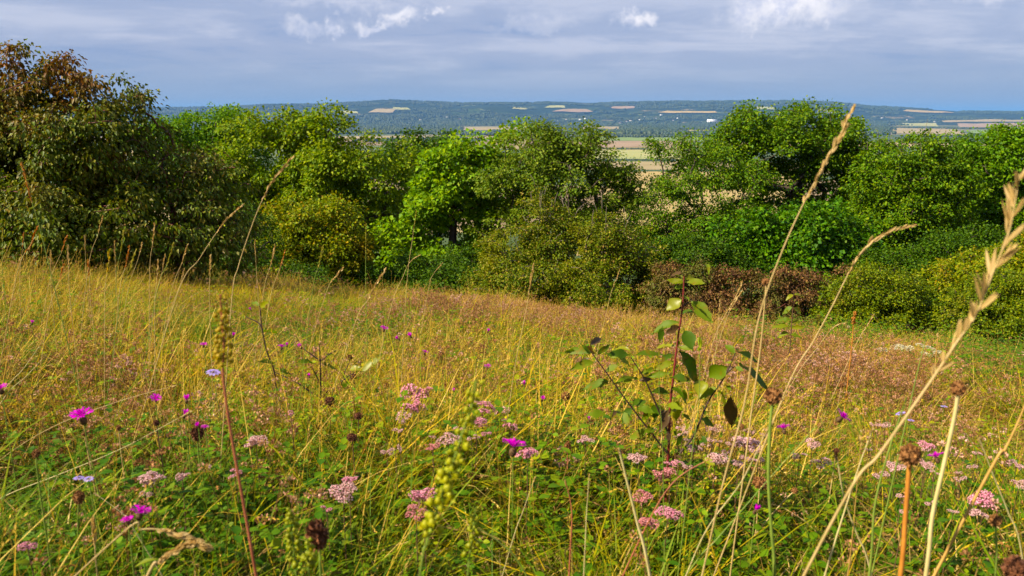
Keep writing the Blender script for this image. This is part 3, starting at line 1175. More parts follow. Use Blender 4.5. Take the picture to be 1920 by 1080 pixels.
# left: big dogwood thicket
tree('dogwood_shrub', 'tall dark dogwood shrub with reddish upper leaves at the left edge of the meadow', 'shrub', 10.6, 60,
     [(40, 320, 190, 170, 0), (10, 210, 90, 90, 0.2), (45, 110, 26, 34, 0), (30, 150, 60, 60, 0), (105, 165, 60, 55, .2), (150, 250, 100, 90, -.3), (185, 215, 50, 50, 0), (-70, 300, 110, 160, .5),
      (110, 410, 190, 90, -.6), (118, 125, 20, 22, 0), (165, 150, 16, 16, 0)],
     ML['dogwood'], leaf=0.062, spacing=0.26, per=34, crad=0.20, seed=3, stems=9, trunk_r=0.05, droop=0.35, hole=0.16, aspect=0.28, bark=M_twig_red, fine=0, up=0.6, core=0.35)
tree('dogwood_shrub', 'lower rounded dogwood shrub sloping down to the right of the tall one', 'shrub', 11.0, 310,
     [(235, 290, 85, 105, 0), (270, 250, 50, 50, 0), (345, 290, 50, 40, 0), (235, 175, 20, 34, 0.1), (262, 190, 14, 20, 0.1), (225, 215, 36, 44, .1), (320, 330, 90, 80, 0), (400, 385, 75, 85, 0), (300, 430, 140, 90, -.4), (430, 450, 55, 60, 0), (180, 420, 110, 90, 0)],
     ML['dogwood2'], leaf=0.058, spacing=0.27, per=34, crad=0.20, seed=5, stems=8, trunk_r=0.045, droop=0.35, hole=0.16, aspect=0.28, bark=M_twig_red, up=0.6, core=0.35)

# background trees left of centre
tree('ash_tree', 'pale green tree top just above the shoulder of the dogwood', 'tree', 36, 360,
     [(330, 240, 60, 34, 0), (395, 235, 55, 34, 1), (350, 300, 90, 60, 0), (440, 300, 60, 90, 2), (400, 222, 30, 16, 0)],
     ML['fresh'], leaf=0.15, spacing=0.75, per=44, crad=0.55, seed=7, trunk_r=0.22, hole=0.28)
tree('hazel_tree', 'yellow green tree with layered sprays left of the tallest left tree', 'tree', 27, 510,
     [(470, 250, 60, 36, 0), (530, 240, 55, 32, 0), (500, 300, 85, 60, 0.5), (560, 280, 50, 60, 0), (500, 390, 90, 70, 1), (440, 330, 50, 60, 0), (580, 360, 60, 70, 1)],
     ML['yellowgreen'], leaf=0.13, spacing=0.62, per=44, crad=0.46, seed=9, trunk_r=0.16, hole=0.33)
tree('hazel_tree', 'tallest tree left of centre, yellow green on its sunny left side', 'tree', 26, 640,
     [(622, 240, 45, 38, 0), (650, 290, 85, 60, 0), (700, 330, 70, 70, 0), (620, 330, 70, 70, .5), (735, 300, 40, 44, 0), (660, 400, 100, 70, 1), (600, 213, 16, 14, 0)],
     ML['yellowgreen'], leaf=0.12, spacing=0.60, per=42, crad=0.44, seed=10, trunk_r=0.16, hole=0.34)
tree('oak_tree', 'dark slim tree with two tops in the dip left of the lime green tree', 'tree', 34, 790,
     [(762, 258, 28, 24, 0), (812, 262, 34, 26, 0), (780, 300, 70, 40, 0), (780, 350, 80, 50, 0), (760, 420, 80, 60, 0)],
     ML['dark'], leaf=0.13, spacing=0.66, per=40, crad=0.46, seed=12, trunk_r=0.2, hole=0.33)
tree('maple_tree', 'lime green maple with big bright leaf sprays at the centre', 'tree', 22, 850,
     [(900, 265, 55, 40, .5), (860, 310, 60, 45, 0), (810, 380, 60, 45, 0), (870, 390, 75, 60, .5), (950, 250, 60, 28, 1), (770, 430, 45, 34, 0), (840, 450, 90, 50, 0), (920, 330, 60, 60, 1), (800, 480, 80, 40, .3), (850, 350, 50, 50, .6), (890, 460, 60, 34, .3)],
     ML['lime'], leaf=0.125, spacing=0.50, per=40, crad=0.36, seed=14, trunk_r=0.14, hole=0.36, aspect=0.42)
tree('ash_tree', 'olive green airy tree with showing branches right of the lime green maple', 'tree', 21, 1040,
     [(1000, 270, 60, 40, 0), (1075, 265, 55, 34, 0), (1130, 300, 55, 34, 0), (1040, 330, 90, 55, 0), (960, 350, 60, 50, 0), (1130, 370, 65, 50, 0), (1020, 420, 110, 55, 0), (1180, 330, 34, 26, 0), (1180, 400, 40, 40, 0), (930, 430, 50, 60, 0), (1200, 360, 30, 40, 0), (1150, 440, 50, 34, 0), (1045, 245, 24, 16, 0), (1110, 260, 24, 14, 0), (1030, 310, 60, 44, .5), (1090, 330, 50, 40, .5), (1110, 400, 50, 34, .3)],
     ML['olive'], leaf=0.085, spacing=0.43, per=40, crad=0.31, seed=16, trunk_r=0.13, stems=3, hole=0.37, aspect=0.3)
tree('hazel_bush', 'round golden green bush tinged orange in front of the left trees', 'bush', 17.5, 590,
     [(530, 410, 46, 38, 0), (590, 410, 60, 44, 0), (650, 410, 48, 44, 0), (600, 460, 90, 50, 0), (560, 490, 60, 34, 0), (660, 470, 44, 50, 0)],
     ML['golden'], leaf=0.075, spacing=0.33, per=40, crad=0.25, seed=18, stems=5, trunk_r=0.05, hole=0.30)

# right of centre
tree('ash_tree', 'thin leaved tree with a forked trunk, golden field showing through it', 'tree', 25, 1310,
     [(1265, 285, 45, 34, 0), (1230, 320, 34, 24, 0), (1300, 330, 70, 34, 0), (1380, 330, 60, 34, 0), (1250, 380, 50, 30, 0), (1330, 400, 60, 24, 0), (1240, 430, 50, 30, 0), (1290, 262, 24, 16, 0), (1225, 290, 26, 26, 0), (1200, 380, 34, 30, 0), (1300, 440, 80, 30, 0), (1390, 390, 50, 40, 0), (1340, 360, 40, 20, 0), (1350, 290, 34, 26, 0), (1200, 430, 40, 40, 0), (1210, 340, 30, 34, .5), (1270, 340, 44, 26, .5), (1260, 470, 60, 26, 0), (1370, 440, 60, 30, .5), (1320, 300, 40, 22, .5)],
     ML['mid'], leaf=0.085, spacing=0.43, per=32, crad=0.32, seed=20, stems=3, trunk_r=0.10, hole=0.36, aspect=0.3)
tree('ash_tree', 'broad crowned ash tree rising highest on the right', 'tree', 28, 1490,
     [(1440, 240, 80, 34, 0), (1520, 235, 90, 36, 0), (1600, 255, 60, 38, 0), (1380, 270, 60, 34, 0), (1470, 290, 110, 50, 0), (1580, 310, 80, 50, 0), (1360, 320, 70, 36, 0), (1450, 350, 90, 40, 1), (1560, 370, 80, 40, 1), (1520, 206, 40, 14, 0), (1420, 215, 40, 18, 0), (1610, 225, 40, 22, 0), (1640, 290, 50, 50, 0), (1480, 215, 40, 14, 0), (1340, 280, 40, 30, 0), (1400, 400, 60, 30, 1), (1520, 300, 70, 44, .5), (1550, 270, 50, 34, .5), (1480, 250, 60, 34, .5), (1590, 350, 50, 40, 0)],
     ML['mid'], leaf=0.11, spacing=0.60, per=44, crad=0.42, seed=22, stems=3, trunk_r=0.17, hole=0.36)
tree('elder_bush', 'rich green leafy bush in front of the broad ash tree', 'bush', 21, 1470,
     [(1400, 440, 60, 50, 0), (1470, 410, 60, 40, 0), (1530, 430, 70, 48, 0), (1590, 460, 48, 50, 0), (1460, 480, 100, 40, 0), (1570, 500, 70, 30, 0), (1390, 490, 60, 30, 0)],
     ML['green'], leaf=0.11, spacing=0.42, per=40, crad=0.32, seed=24, stems=4, trunk_r=0.08, hole=0.30, aspect=0.4)
tree('willow_tree', 'loose mid green tree right of the broad ash tree', 'tree', 25, 1720,
     [(1700, 290, 70, 36, 0), (1660, 340, 60, 50, 0), (1750, 330, 80, 50, 0), (1700, 400, 100, 60, 0), (1640, 430, 60, 60, 0), (1720, 460, 90, 50, 0), (1760, 270, 30, 18, 0)],
     ML['mid'], leaf=0.10, spacing=0.52, per=42, crad=0.38, seed=26, stems=3, trunk_r=0.13, hole=0.34, twigs=14)
tree('willow_tree', 'fresh green tree cut off by the right edge of the picture', 'tree', 26, 1880,
     [(1840, 280, 60, 34, 0), (1920, 285, 90, 48, 0), (1850, 340, 80, 50, 0), (1960, 370, 110, 80, 0), (1840, 410, 80, 60, 0), (1800, 460, 60, 50, 0), (1930, 450, 100, 60, 0), (2050, 330, 90, 80, 1), (1905, 250, 40, 20, 0)],
     ML['fresh'], leaf=0.11, spacing=0.55, per=42, crad=0.40, seed=28, stems=3, trunk_r=0.15, hole=0.33, twigs=8)
tree('oak_tree', 'dense green tree standing beyond the right frame edge', 'tree', 29, 2180,
     [(2180, 300, 130, 110, 0), (2200, 430, 150, 100, 0)],
     ML['mid'], leaf=0.15, spacing=0.8, per=40, crad=0.55, seed=29, stems=1, trunk_r=0.2, hole=0.3)

# scrub along the lower edge of the meadow
tree('hawthorn_bush', 'scrubby olive hawthorn with bare pale twigs below the airy centre tree', 'bush', 16.5, 1010,
     [(960, 470, 60, 46, 0), (1010, 400, 34, 40, 0), (1040, 450, 60, 50, 0), (1000, 520, 100, 46, -.3), (930, 530, 50, 40, 0), (1000, 560, 70, 26, -.5)],
     ML['scrub'], leaf=0.05, spacing=0.27, per=40, crad=0.19, seed=31, stems=6, trunk_r=0.04, hole=0.33, bark=M_barkpale, twigs=12)
tree('hawthorn_bush', 'yellowish hawthorn bush between the scrubby one and the purple brown dogwood', 'bush', 16.0, 1150,
     [(1130, 450, 50, 50, 0), (1170, 480, 60, 44, 0), (1120, 530, 90, 44, -.3), (1200, 520, 50, 40, 0), (1165, 500, 50, 40, .4), (1190, 560, 60, 30, -.5), (1180, 440, 24, 16, 0)],
     ML['scrub'], leaf=0.05, spacing=0.27, per=40, crad=0.19, seed=33, stems=6, trunk_r=0.04, hole=0.32, bark=M_barkpale, twigs=6)
tree('dogwood_bush', 'low purple brown dogwood bush along the meadow edge', 'bush', 15.0, 1370,
     [(1275, 535, 60, 36, 0), (1330, 560, 50, 30, 0), (1365, 535, 44, 34, 0), (1440, 548, 56, 34, 0), (1495, 535, 40, 34, 0), (1405, 515, 16, 22, 0), (1310, 505, 12, 18, 0), (1345, 515, 12, 14, 0), (1475, 505, 14, 16, 0), (1530, 550, 46, 44, .2), (1240, 555, 36, 34, 0), (1600, 520, 30, 24, .3), (1350, 590, 120, 26, -.3), (1480, 600, 90, 26, -.3), (1250, 510, 34, 20, 0)],
     ML['brown'], leaf=0.045, spacing=0.25, per=38, crad=0.18, seed=35, stems=9, trunk_r=0.03, hole=0.28, bark=M_twig_red, droop=0.3)
tree('dogwood_bush', 'green and russet bush with purplish top right of the purple brown one', 'bush', 14.5, 1650,
     [(1600, 550, 56, 44, 0), (1660, 550, 66, 46, 0), (1700, 590, 50, 40, 0), (1620, 600, 90, 34, -.2), (1640, 510, 40, 18, 0), (1720, 560, 30, 40, 0)],
     ML['olivegold'], leaf=0.045, spacing=0.24, per=38, crad=0.18, seed=37, stems=6, trunk_r=0.03, hole=0.28)
tree('hawthorn_bush', 'loose green bush poking up between the two dogwood bushes at right', 'bush', 15.6, 1550,
     [(1545, 560, 34, 50, 0), (1520, 590, 50, 30, 0), (1570, 520, 24, 28, 0)],
     ML['green'], leaf=0.045, spacing=0.25, per=30, crad=0.19, seed=61, stems=5, trunk_r=0.03, hole=0.3)
tree('privet_bush', 'olive green rounded bush at the right edge beside the meadow', 'bush', 13.5, 1860,
     [(1850, 590, 80, 46, 0), (1900, 540, 80, 40, .3), (1920, 600, 90, 50, 0), (1810, 630, 60, 30, 0), (1980, 560, 90, 60, 0)],
     ML['olivegold'], leaf=0.045, spacing=0.24, per=38, crad=0.18, seed=39, stems=7, trunk_r=0.03, hole=0.26)
tree('privet_bush', 'golden olive bush behind the rounded bush at the right edge', 'bush', 17.5, 1830,
     [(1800, 510, 60, 30, 0), (1880, 500, 80, 40, 0), (1960, 490, 80, 40, 0), (1840, 540, 80, 30, 0)],
     ML['golden'], leaf=0.06, spacing=0.32, per=38, crad=0.24, seed=41, stems=5, trunk_r=0.04, hole=0.28)
tree('bramble_bush', 'dark low bush at the foot of the golden green bush', 'bush', 15.5, 560,
     [(500, 505, 50, 30, 0), (570, 520, 60, 22, 0), (640, 525, 60, 24, 0)],
     ML['dark'], leaf=0.05, spacing=0.26, per=36, crad=0.19, seed=43, stems=6, trunk_r=0.03, hole=0.26)
tree('bramble_bush', 'dark bush in shade under the lime green maple', 'bush', 17.5, 800,
     [(730, 510, 60, 34, 0), (800, 520, 70, 34, 0), (870, 530, 60, 40, 0), (780, 545, 90, 20, -.5), (860, 490, 50, 30, 1)],
     ML['dark'], leaf=0.06, spacing=0.29, per=38, crad=0.21, seed=45, stems=7, trunk_r=0.03, hole=0.24)
tree('bramble_bush', 'dark green bush under the airy tree beside the golden field', 'bush', 20, 1270,
     [(1230, 480, 60, 30, 0), (1310, 470, 70, 30, 0), (1290, 505, 90, 26, 0), (1370, 500, 60, 30, 0)],
     ML['dark'], leaf=0.07, spacing=0.34, per=38, crad=0.25, seed=47, stems=6, trunk_r=0.04, hole=0.26)
tree('hawthorn_bush', 'small olive bush filling the dip between hawthorn and purple brown bush', 'bush', 15.8, 1235,
     [(1230, 560, 44, 40, 0), (1200, 585, 50, 24, 0), (1225, 520, 30, 30, .4)],
     ML['scrub'], leaf=0.048, spacing=0.25, per=34, crad=0.18, seed=55, stems=5, trunk_r=0.03, hole=0.2)
tree('oak_tree', 'dark oak standing far behind the loose trees at right', 'tree', 38, 1800,
     [(1800, 400, 130, 90, 0), (1700, 420, 90, 70, 0), (1900, 400, 100, 100, 0), (1600, 430, 60, 60, 0)],
     ML['mid'], leaf=0.15, spacing=0.75, per=26, crad=0.55, seed=57, stems=1, trunk_r=0.2, hole=0.2)
tree('oak_tree', 'dark oak mass behind the hazel trees at left', 'tree', 38, 560,
     [(520, 430, 130, 90, 0), (640, 420, 90, 70, 0), (420, 380, 90, 90, 0), (720, 430, 60, 60, 0)],
     ML['mid'], leaf=0.15, spacing=0.75, per=26, crad=0.55, seed=58, stems=1, trunk_r=0.2, hole=0.2)
tree('bramble_bush', 'dark bush under the loose right hand trees', 'bush', 20, 1700,
     [(1640, 500, 60, 34, 0), (1700, 510, 70, 40, 0), (1770, 490, 70, 60, 0), (1850, 470, 60, 50, 1), (1700, 560, 90, 30, -1), (1780, 580, 60, 40, -1.5)],
     ML['dark'], leaf=0.07, spacing=0.34, per=38, crad=0.25, seed=49, stems=6, trunk_r=0.04, hole=0.26)
tree('bramble_bush', 'dark bush behind the lower rounded dogwood shrub', 'bush', 15, 450,
     [(440, 490, 50, 30, 0), (400, 500, 60, 30, 0), (480, 440, 30, 50, 1)],
     ML['dark'], leaf=0.05, spacing=0.26, per=36, crad=0.19, seed=51, stems=6, trunk_r=0.03, hole=0.26)

print('LEAVES', sum(NLEAF))

# ------------------------------------------------------------------ meadow sward (uncountable: one object per kind of growth)
G_green = leaf_mat('grass_blade', [(0, (0.075, 0.145, 0.010)), (0.35, (0.17, 0.225, 0.014)), (0.7, (0.34, 0.285, 0.028)), (1, (0.50, 0.34, 0.06))], 0.42, (1.2, 1.15, 0.6), 0.55, 0.15, 'tint')
G_dry = leaf_mat('dry_grass', [(0, (0.36, 0.26, 0.06)), (0.5, (0.52, 0.36, 0.10)), (0.85, (0.58, 0.44, 0.18)), (1, (0.46, 0.22, 0.09))], 0.30, (1.1, 1.0, 0.7), 0.6, 0.15, 'tint')
G_thatch = leaf_mat('thatch', [(0, (0.16, 0.10, 0.045)), (0.5, (0.30, 0.21, 0.08)), (1, (0.42, 0.32, 0.15))], 0.2, (1, .9, .7), 0.7, 0.2, 'tint')
G_herb = leaf_mat('herb_leaf', [(0, (0.050, 0.125, 0.010)), (0.4, (0.11, 0.195, 0.014)), (0.75, (0.26, 0.30, 0.020)), (1, (0.42, 0.35, 0.03))], 0.36, (1.15, 1.2, 0.5), 0.55, 0.14, 'tint')
G_ros = leaf_mat('broad_leaf', [(0, (0.040, 0.100, 0.022)), (0.6, (0.075, 0.150, 0.025)), (1, (0.17, 0.22, 0.03))], 0.34, (1.15, 1.2, 0.5), 0.55, 0.14, 'tint')
G_stem = leaf_mat('herb_stem', [(0, (0.16, 0.16, 0.04)), (0.5, (0.22, 0.13, 0.05)), (1, (0.12, 0.05, 0.03))], 0.1, (1, 1, 1), 0.5, 0.3, 'tint')
G_brownleaf = leaf_mat('withered_leaf', [(0, (0.08, 0.045, 0.02)), (0.5, (0.20, 0.11, 0.04)), (1, (0.34, 0.18, 0.08))], 0.25, (1, .9, .8), 0.7, 0.1, 'tint')
G_spent = leaf_mat('spent_flower', [(0, (0.24, 0.12, 0.06)), (0.4, (0.38, 0.21, 0.11)), (0.75, (0.50, 0.30, 0.20)), (1, (0.60, 0.40, 0.34))], 0.25, (1, .9, .9), 0.7, 0.15, 'tint')


def blades(m, rg, n, hmin, hmax, w, r, curve=0.5, spread=0.35, k=5, base=None):
    a = rg.uniform(0, 6.28, n)
    rr = r * np.sqrt(rg.random(n))
    bx = rr * np.cos(a)
    by = rr * np.sin(a)
    if base is not None:
        bx = bx + base[0]
        by = by + base[1]
    h = rg.uniform(hmin, hmax, n)
    az = rg.uniform(0, 6.28, n)
    lean = rg.random(n) * spread
    bend = rg.random(n) ** 1.5 * curve
    t = np.linspace(0, 1, k)[None, :]
    out = (lean[:, None] * t + bend[:, None] * t ** 2.2) * h[:, None]
    z = h[:, None] * (t - 0.55 * (bend[:, None]) * t ** 2.6)
    P = np.stack([bx[:, None] + np.cos(az)[:, None] * out, by[:, None] + np.sin(az)[:, None] * out, z], -1)
    W = w * rg.uniform(0.6, 1.3, n)[:, None] * (1 - t ** 2.5) * (0.55 + 0.45 * np.minimum(t * 6, 1))
    W[:, -1] = 0
    sa = az + math.pi / 2 + rg.normal(0, 0.7, n)
    side = np.stack([np.cos(sa), np.sin(sa), np.zeros(n)], -1)
    m.ribbons(P, W, side)
    return P


def proto(name, m, mats=None):
    me = m.mesh(name)
    for q in (mats or [G_green]):
        me.materials.append(q)
    return bpy.data.objects.new(name, me)


def merge_mats(parts, name):
    """several (MB, material) into one mesh with material slots"""
    m = MB()
    ids = []
    for i, (b, mat) in enumerate(parts):
        for v, dummy in zip(b.v, range(len(b.v))):
            pass
        off = m.nv
        for v in b.v:
            m.v.append(v)
        m.nv += b.nv
        for f in b.f:
            m.f.append(f + off)
            ids.append(np.full(len(f), i, np.int32))
    me = m.mesh(name)
    for _, mat in parts:
        me.materials.append(mat)
    me.polygons.foreach_set('material_index', np.concatenate(ids))
    return bpy.data.objects.new(name, me)


def t_grass(seed, n=34, lo=.12, hi=.34, w=.0027, r=.06):
    rg = rngp(seed)
    m = MB()
    blades(m, rg, n, lo, hi, w, r, 1.3, 0.95)
    return proto('tuft', m, [G_green])


def t_dry(seed, n=9):
    rg = rngp(seed)
    m = MB()
    blades(m, rg, n * 2, .12, .34, .0018, .07, 1.4, 1.1)
    P = blades(m, rg, n, .22, .50, .0014, .06, 0.7, 0.6, 6)
    # spikelets
    C, D, N = [], [], []
    for i in range(n):
        tip = P[i, -1]
        pre = P[i, -2]
        ax_ = unit(tip - pre)
        L = rg.uniform(0.035, 0.075)
        for j in range(11):
            t = j / 10
            C.append(tip - ax_ * L * t)
            D.append(ax_ + rg.normal(0, 0.28, 3))
            N.append(rg.normal(size=3))
    m.leaves(C, D, N, rg.uniform(.006, .011, len(C)), .0016, 0.2, 0.1)
    return proto('tuft', m, [G_dry])


def t_thatch(seed, n=26):
    rg = rngp(seed)
    m = MB()
    a = rg.uniform(0, 6.28, n)
    L = rg.uniform(.08, .26, n)
    x = rg.normal(0, .05, n)
    y = rg.normal(0, .05, n)
    z = rg.uniform(.01, .19, n)
    el = rg.normal(0.1, .35, n)
    t = np.linspace(-.5, .5, 5)[None, :]
    bow = rg.uniform(0, .35, n)[:, None]
    P = np.stack([x[:, None] + np.cos(a)[:, None] * L[:, None] * t, y[:, None] + np.sin(a)[:, None] * L[:, None] * t,
                  z[:, None] + L[:, None] * t * el[:, None] - bow * L[:, None] * (2 * t) ** 2 * .5], -1)
    P[..., 2] = np.maximum(P[..., 2], .004)
    W = np.full((n, 5), .0012) * rg.uniform(.6, 1.5, n)[:, None]
    W[:, 0] = 0
    W[:, -1] = 0
    m.ribbons(P, W, np.stack([-np.sin(a), np.cos(a), rg.normal(0, .5, n)], -1))
    return proto('tuft', m, [G_thatch])


def t_herb(seed, stems=5, h=(.12, .28), leaf=(.014, .026), asp=.36, per=8, fine=1, mat=None, spent=0.0):
    rg = rngp(seed)
    lf = MB()
    st = MB()
    sp = MB()
    C, D, N, Ls = [], [], [], []
    SC_, SD, SN = [], [], []
    for s_ in range(stems):
        a = rg.uniform(0, 6.28)
        H = rg.uniform(*h)
        b = np.array([rg.normal(0, .03), rg.normal(0, .03), 0])
        top = b + np.array([math.cos(a) * H * rg.uniform(.1, .5), math.sin(a) * H * rg.uniform(.1, .5), H])
        mid = (b + top) / 2 + np.array([math.cos(a), math.sin(a), 0]) * -.02 * H / .2
        st.tube([b, mid, top], [.0013, .0011, .0007], 3)
        rot0 = rg.uniform(0, 6.28)
        for i in range(per):
            t = (i + 1) / per
            p = (b * (1 - t) + top * t) * 1 + (mid - (b + top) / 2) * 4 * t * (1 - t)
            ra = rot0 + (i % 2) * math.pi / 2 + rg.normal(0, .25)
            for sgn in (0, math.pi):
                d = np.array([math.cos(ra + sgn), math.sin(ra + sgn), rg.uniform(.05, .6)])
                C.append(p)
                D.append(d)
                N.append(np.array([0, 0, 1.0]) + rg.normal(0, .3, 3))
                Ls.append(rg.uniform(*leaf) * (1.15 - .5 * t))
        if rg.random() < spent:
            for j in range(16):
                o = rg.normal(0, 1, 3)
                o = o / np.linalg.norm(o) * .013 * np.array([1, 1, .6])
                SC_.append(top + o * .6)
                SD.append(o + np.array([0, 0, .006]))
                SN.append(rg.normal(size=3))
    Ls = np.array(Ls)
    lf.leaves(C, D, N, Ls, Ls * asp, .22, .18, fine)
    parts = [(lf, mat or G_herb), (st, G_stem)]
    if SC_:
        sp.leaves(SC_, SD, SN, .007, .0024, .3, 0)
        parts.append((sp, G_spent))
    return merge_mats(parts, 'tuft')


def t_spent(seed, stems=5):
    """marjoram gone over: reddish stems with flat pinkish brown heads"""
    rg = rngp(seed)
    st, sp, lf = MB(), MB(), MB()
    C, D, N = [], [], []
    LC, LD, LN = [], [], []
    for s_ in range(stems):
        H = rg.uniform(.20, .36)
        b = np.array([rg.normal(0, .04), rg.normal(0, .04), 0])
        top = b + np.array([rg.normal(0, .05), rg.normal(0, .05), H])
        st.tube([b, (b + top) / 2, top], [.0013, .001, .0007], 3)
        for k in range(3):
            q = top + np.array([rg.normal(0, .016), rg.normal(0, .016), -.012 * k])
            st.tube([top - np.array([0, 0, .05]), q], [.0006, .0005], 3)
            for j in range(16):
                o = rg.normal(0, 1, 3)
                o = o / np.linalg.norm(o) * .010 * np.array([1, 1, .6])
                C.append(q + o * .5)
                D.append(o + np.array([0, 0, .006]))
                N.append(rg.normal(size=3))
        for j in range(6):
            t = rg.random() * .8
            LC.append(b * (1 - t) + top * t)
            a = rg.uniform(0, 6.28)
            LD.append([math.cos(a), math.sin(a), .2])
            LN.append([0, 0, 1])
    sp.leaves(C, D, N, .0075, .0026, .3, 0)
    lf.leaves(LC, LD, LN, .016, .005, .2, .2)
    return merge_mats([(sp, G_spent), (st, G_stem), (lf, G_herb)], 'tuft')


def t_rosette(seed, kind=0):
    rg = rngp(seed)
    m = MB()
    n = 9
    a = rg.uniform(0, 6.28, n)
    el = rg.uniform(.4, 1.3, n)
    D = np.stack([np.cos(a) * np.cos(el), np.sin(a) * np.cos(el), np.sin(el)], -1)
    C = rg.normal(0, .012, (n, 3)) * [1, 1, 0]
    L = rg.uniform(.09, .19, n)
    if kind == 0:        # lance shaped
        m.leaves(C, D, np.array([[0, 0, 1.0]]) - D * .3, L, L * .11, .35, .35, 2)
    else:                # pinnately cut (scabious, vetch)
        for i in range(n):
            ax_ = D[i]
            k = 9
            t = np.linspace(.25, 1, k)
            curve = np.stack([C[i] + ax_ * L[i] * q + np.array([0, 0, -.3]) * L[i] * q * q for q in t])
            side = unit(np.cross(ax_, [0, 0, 1.0]))
            m.tube(np.concatenate([[C[i]], curve]), .0008, 3)
            for sg in (-1, 1):
                m.leaves(curve, np.tile(side * sg + ax_ * .5, (k, 1)), np.tile([0, 0, 1.0], (k, 1)), L[i] * .22 * np.sin(t * 2.6) + .008, .0032, .2, .2, 1)
    return proto('tuft', m, [G_ros])


def meadow_points(rg, base, near, fall, ymax=19.0, mask=None):
    """rejection-free sampling over a wedge in front of the camera and a little round it"""
    out = []
    Nc = 90000
    y = -1.2 + (ymax + 1.2) * rg.random(Nc) ** 1.25
    hw = 1.6 + .80 * np.maximum(y, 0)
    x = (rg.random(Nc) * 2 - 1) * hw
    # density of the raw sample per square metre
    u = ((y + 1.2) / (ymax + 1.2))
    pdf = 1 / 1.25 * np.maximum(u, 1e-6) ** (1 / 1.25 - 1) / (ymax + 1.2)
    raw = Nc * pdf / (2 * hw)
    want = base + near / (1 + (np.maximum(y, 0) / fall) ** 2)
    if mask is not None:
        want = want * mask(x, y)
    pk = fbm(x * 2.3 + 4, y * 1.7 + 6, 88.0, 2)
    want = want * (.22 + .95 * sstep((pk - .33) / .16))
    keep = rg.random(Nc) < want / raw
    d = np.hypot(x, y)
    keep &= d > 0.50
    return x[keep], y[keep]


def screen(x, y, z):
    fy = y * math.cos(PITCH) - z * math.sin(PITCH)
    fz = y * math.sin(PITCH) + z * math.cos(PITCH)
    fy = np.maximum(fy, .05)
    return 960 + F_PX * x / fy, 540 - F_PX * fz / fy


def scatter_tufts(name, protos, label, cat, seed, base, near, fall, tint, smin=.8, smax=1.35, mask=None, tilt=.12, ymax=19.0, hlimit=True):
    rg = rngp(seed)
    x, y = meadow_points(rg, base, near, fall, ymax, mask)
    n = len(x)
    z = height(x, y)
    rot = np.stack([rg.normal(0, tilt, n), rg.normal(0, tilt, n), rg.uniform(0, 6.28, n)], -1)
    s = rg.uniform(smin, smax, n)
    # nothing tall right under the lens
    d = np.hypot(x, y)
    s = s * np.clip(.45 + d * .42, 0, 1) * (.58 + .62 * fbm(x * 1.3 + 21, y * 1.1 + 3, 93.0, 2))
    tt = np.clip(tint(x, y, rg, n), 0, 1)
    print('SCATTER', name, n)
    return gn_scatter(name, protos, np.stack([x, y, z - .004], -1), rot, s, rg.integers(0, len(protos), n), tt, label, cat)


def zone(x, y):
    """0 lush green .. 1 dry yellow, as the meadow runs"""
    a = fbm(x * .55 + 3, y * .40 + 8, 31.0, 3)
    yellow = .24 + .34 * sstep((y - 1.6) / 2.2)
    yellow = yellow - .25 * sstep((-x - .6) / 1.0) * sstep((2.4 - y) / .8)        # greener, nearer left corner
    yellow = yellow - .45 * sstep((x - 4.6) / 1.2) * sstep((y - 6.0) / 2.0)       # nettle green at the far right
    return yellow + (a - .5) * 1.1


def dry_mask(x, y):
    a = fbm(x * .8 + 1, y * .5 + 2, 41.0, 3)
    return .25 + 1.5 * sstep((a - .42) / .2) * (0.6 + .6 * sstep((y - 2) / 4))


def herb_mask(x, y):
    a = fbm(x * 1.1 + 9, y * .8 + 4, 51.0, 3)
    return .35 + 1.3 * sstep((a - .36) / .25) * (1.1 - .3 * sstep((y - 2) / 3))


def grass_mask(x, y):
    a = fbm(x * 1.6 + 2, y * 1.3 + 7, 55.0, 3)
    return .25 + 1.25 * sstep((a - .38) / .22)


def brown_mask(x, y):
    a = fbm(x * .9 + 12, y * .7 + 1, 58.0, 3)
    return .15 + 1.6 * sstep((a - .5) / .15)


def spent_mask(x, y):
    u, v = screen(x, y, height(x, y) + .25)
    a = fbm(x * .9 + 5, y * .6 + 14, 61.0, 3)
    m = .07 * sstep((a - .5) / .2)
    m = m + 1.1 * np.exp(-((u - 1050) / 330) ** 2 - ((v - 590) / 22) ** 2)
    m = m + 1.2 * np.exp(-((u - 1500) / 240) ** 2 - ((v - 690) / 50) ** 2)
    m = m + 1.0 * np.exp(-((u - 130) / 130) ** 2 - ((v - 695) / 30) ** 2)
    m = m + .6 * np.exp(-((u - 1750) / 200) ** 2 - ((v - 780) / 70) ** 2)
    return m


def nettle_mask(x, y):
    u, v = screen(x, y, height(x, y) + .3)
    m = 1.0 * sstep((u - 1700) / 130) * np.exp(-((v - 690) / 38) ** 2)
    m = m + .9 * sstep((u - 1350) / 80) * np.exp(-((v - 640) / 14) ** 2)
    return m


def flat_tint(c, w):
    return lambda x, y, rg, n: c + w * rg.normal(0, 1, n)


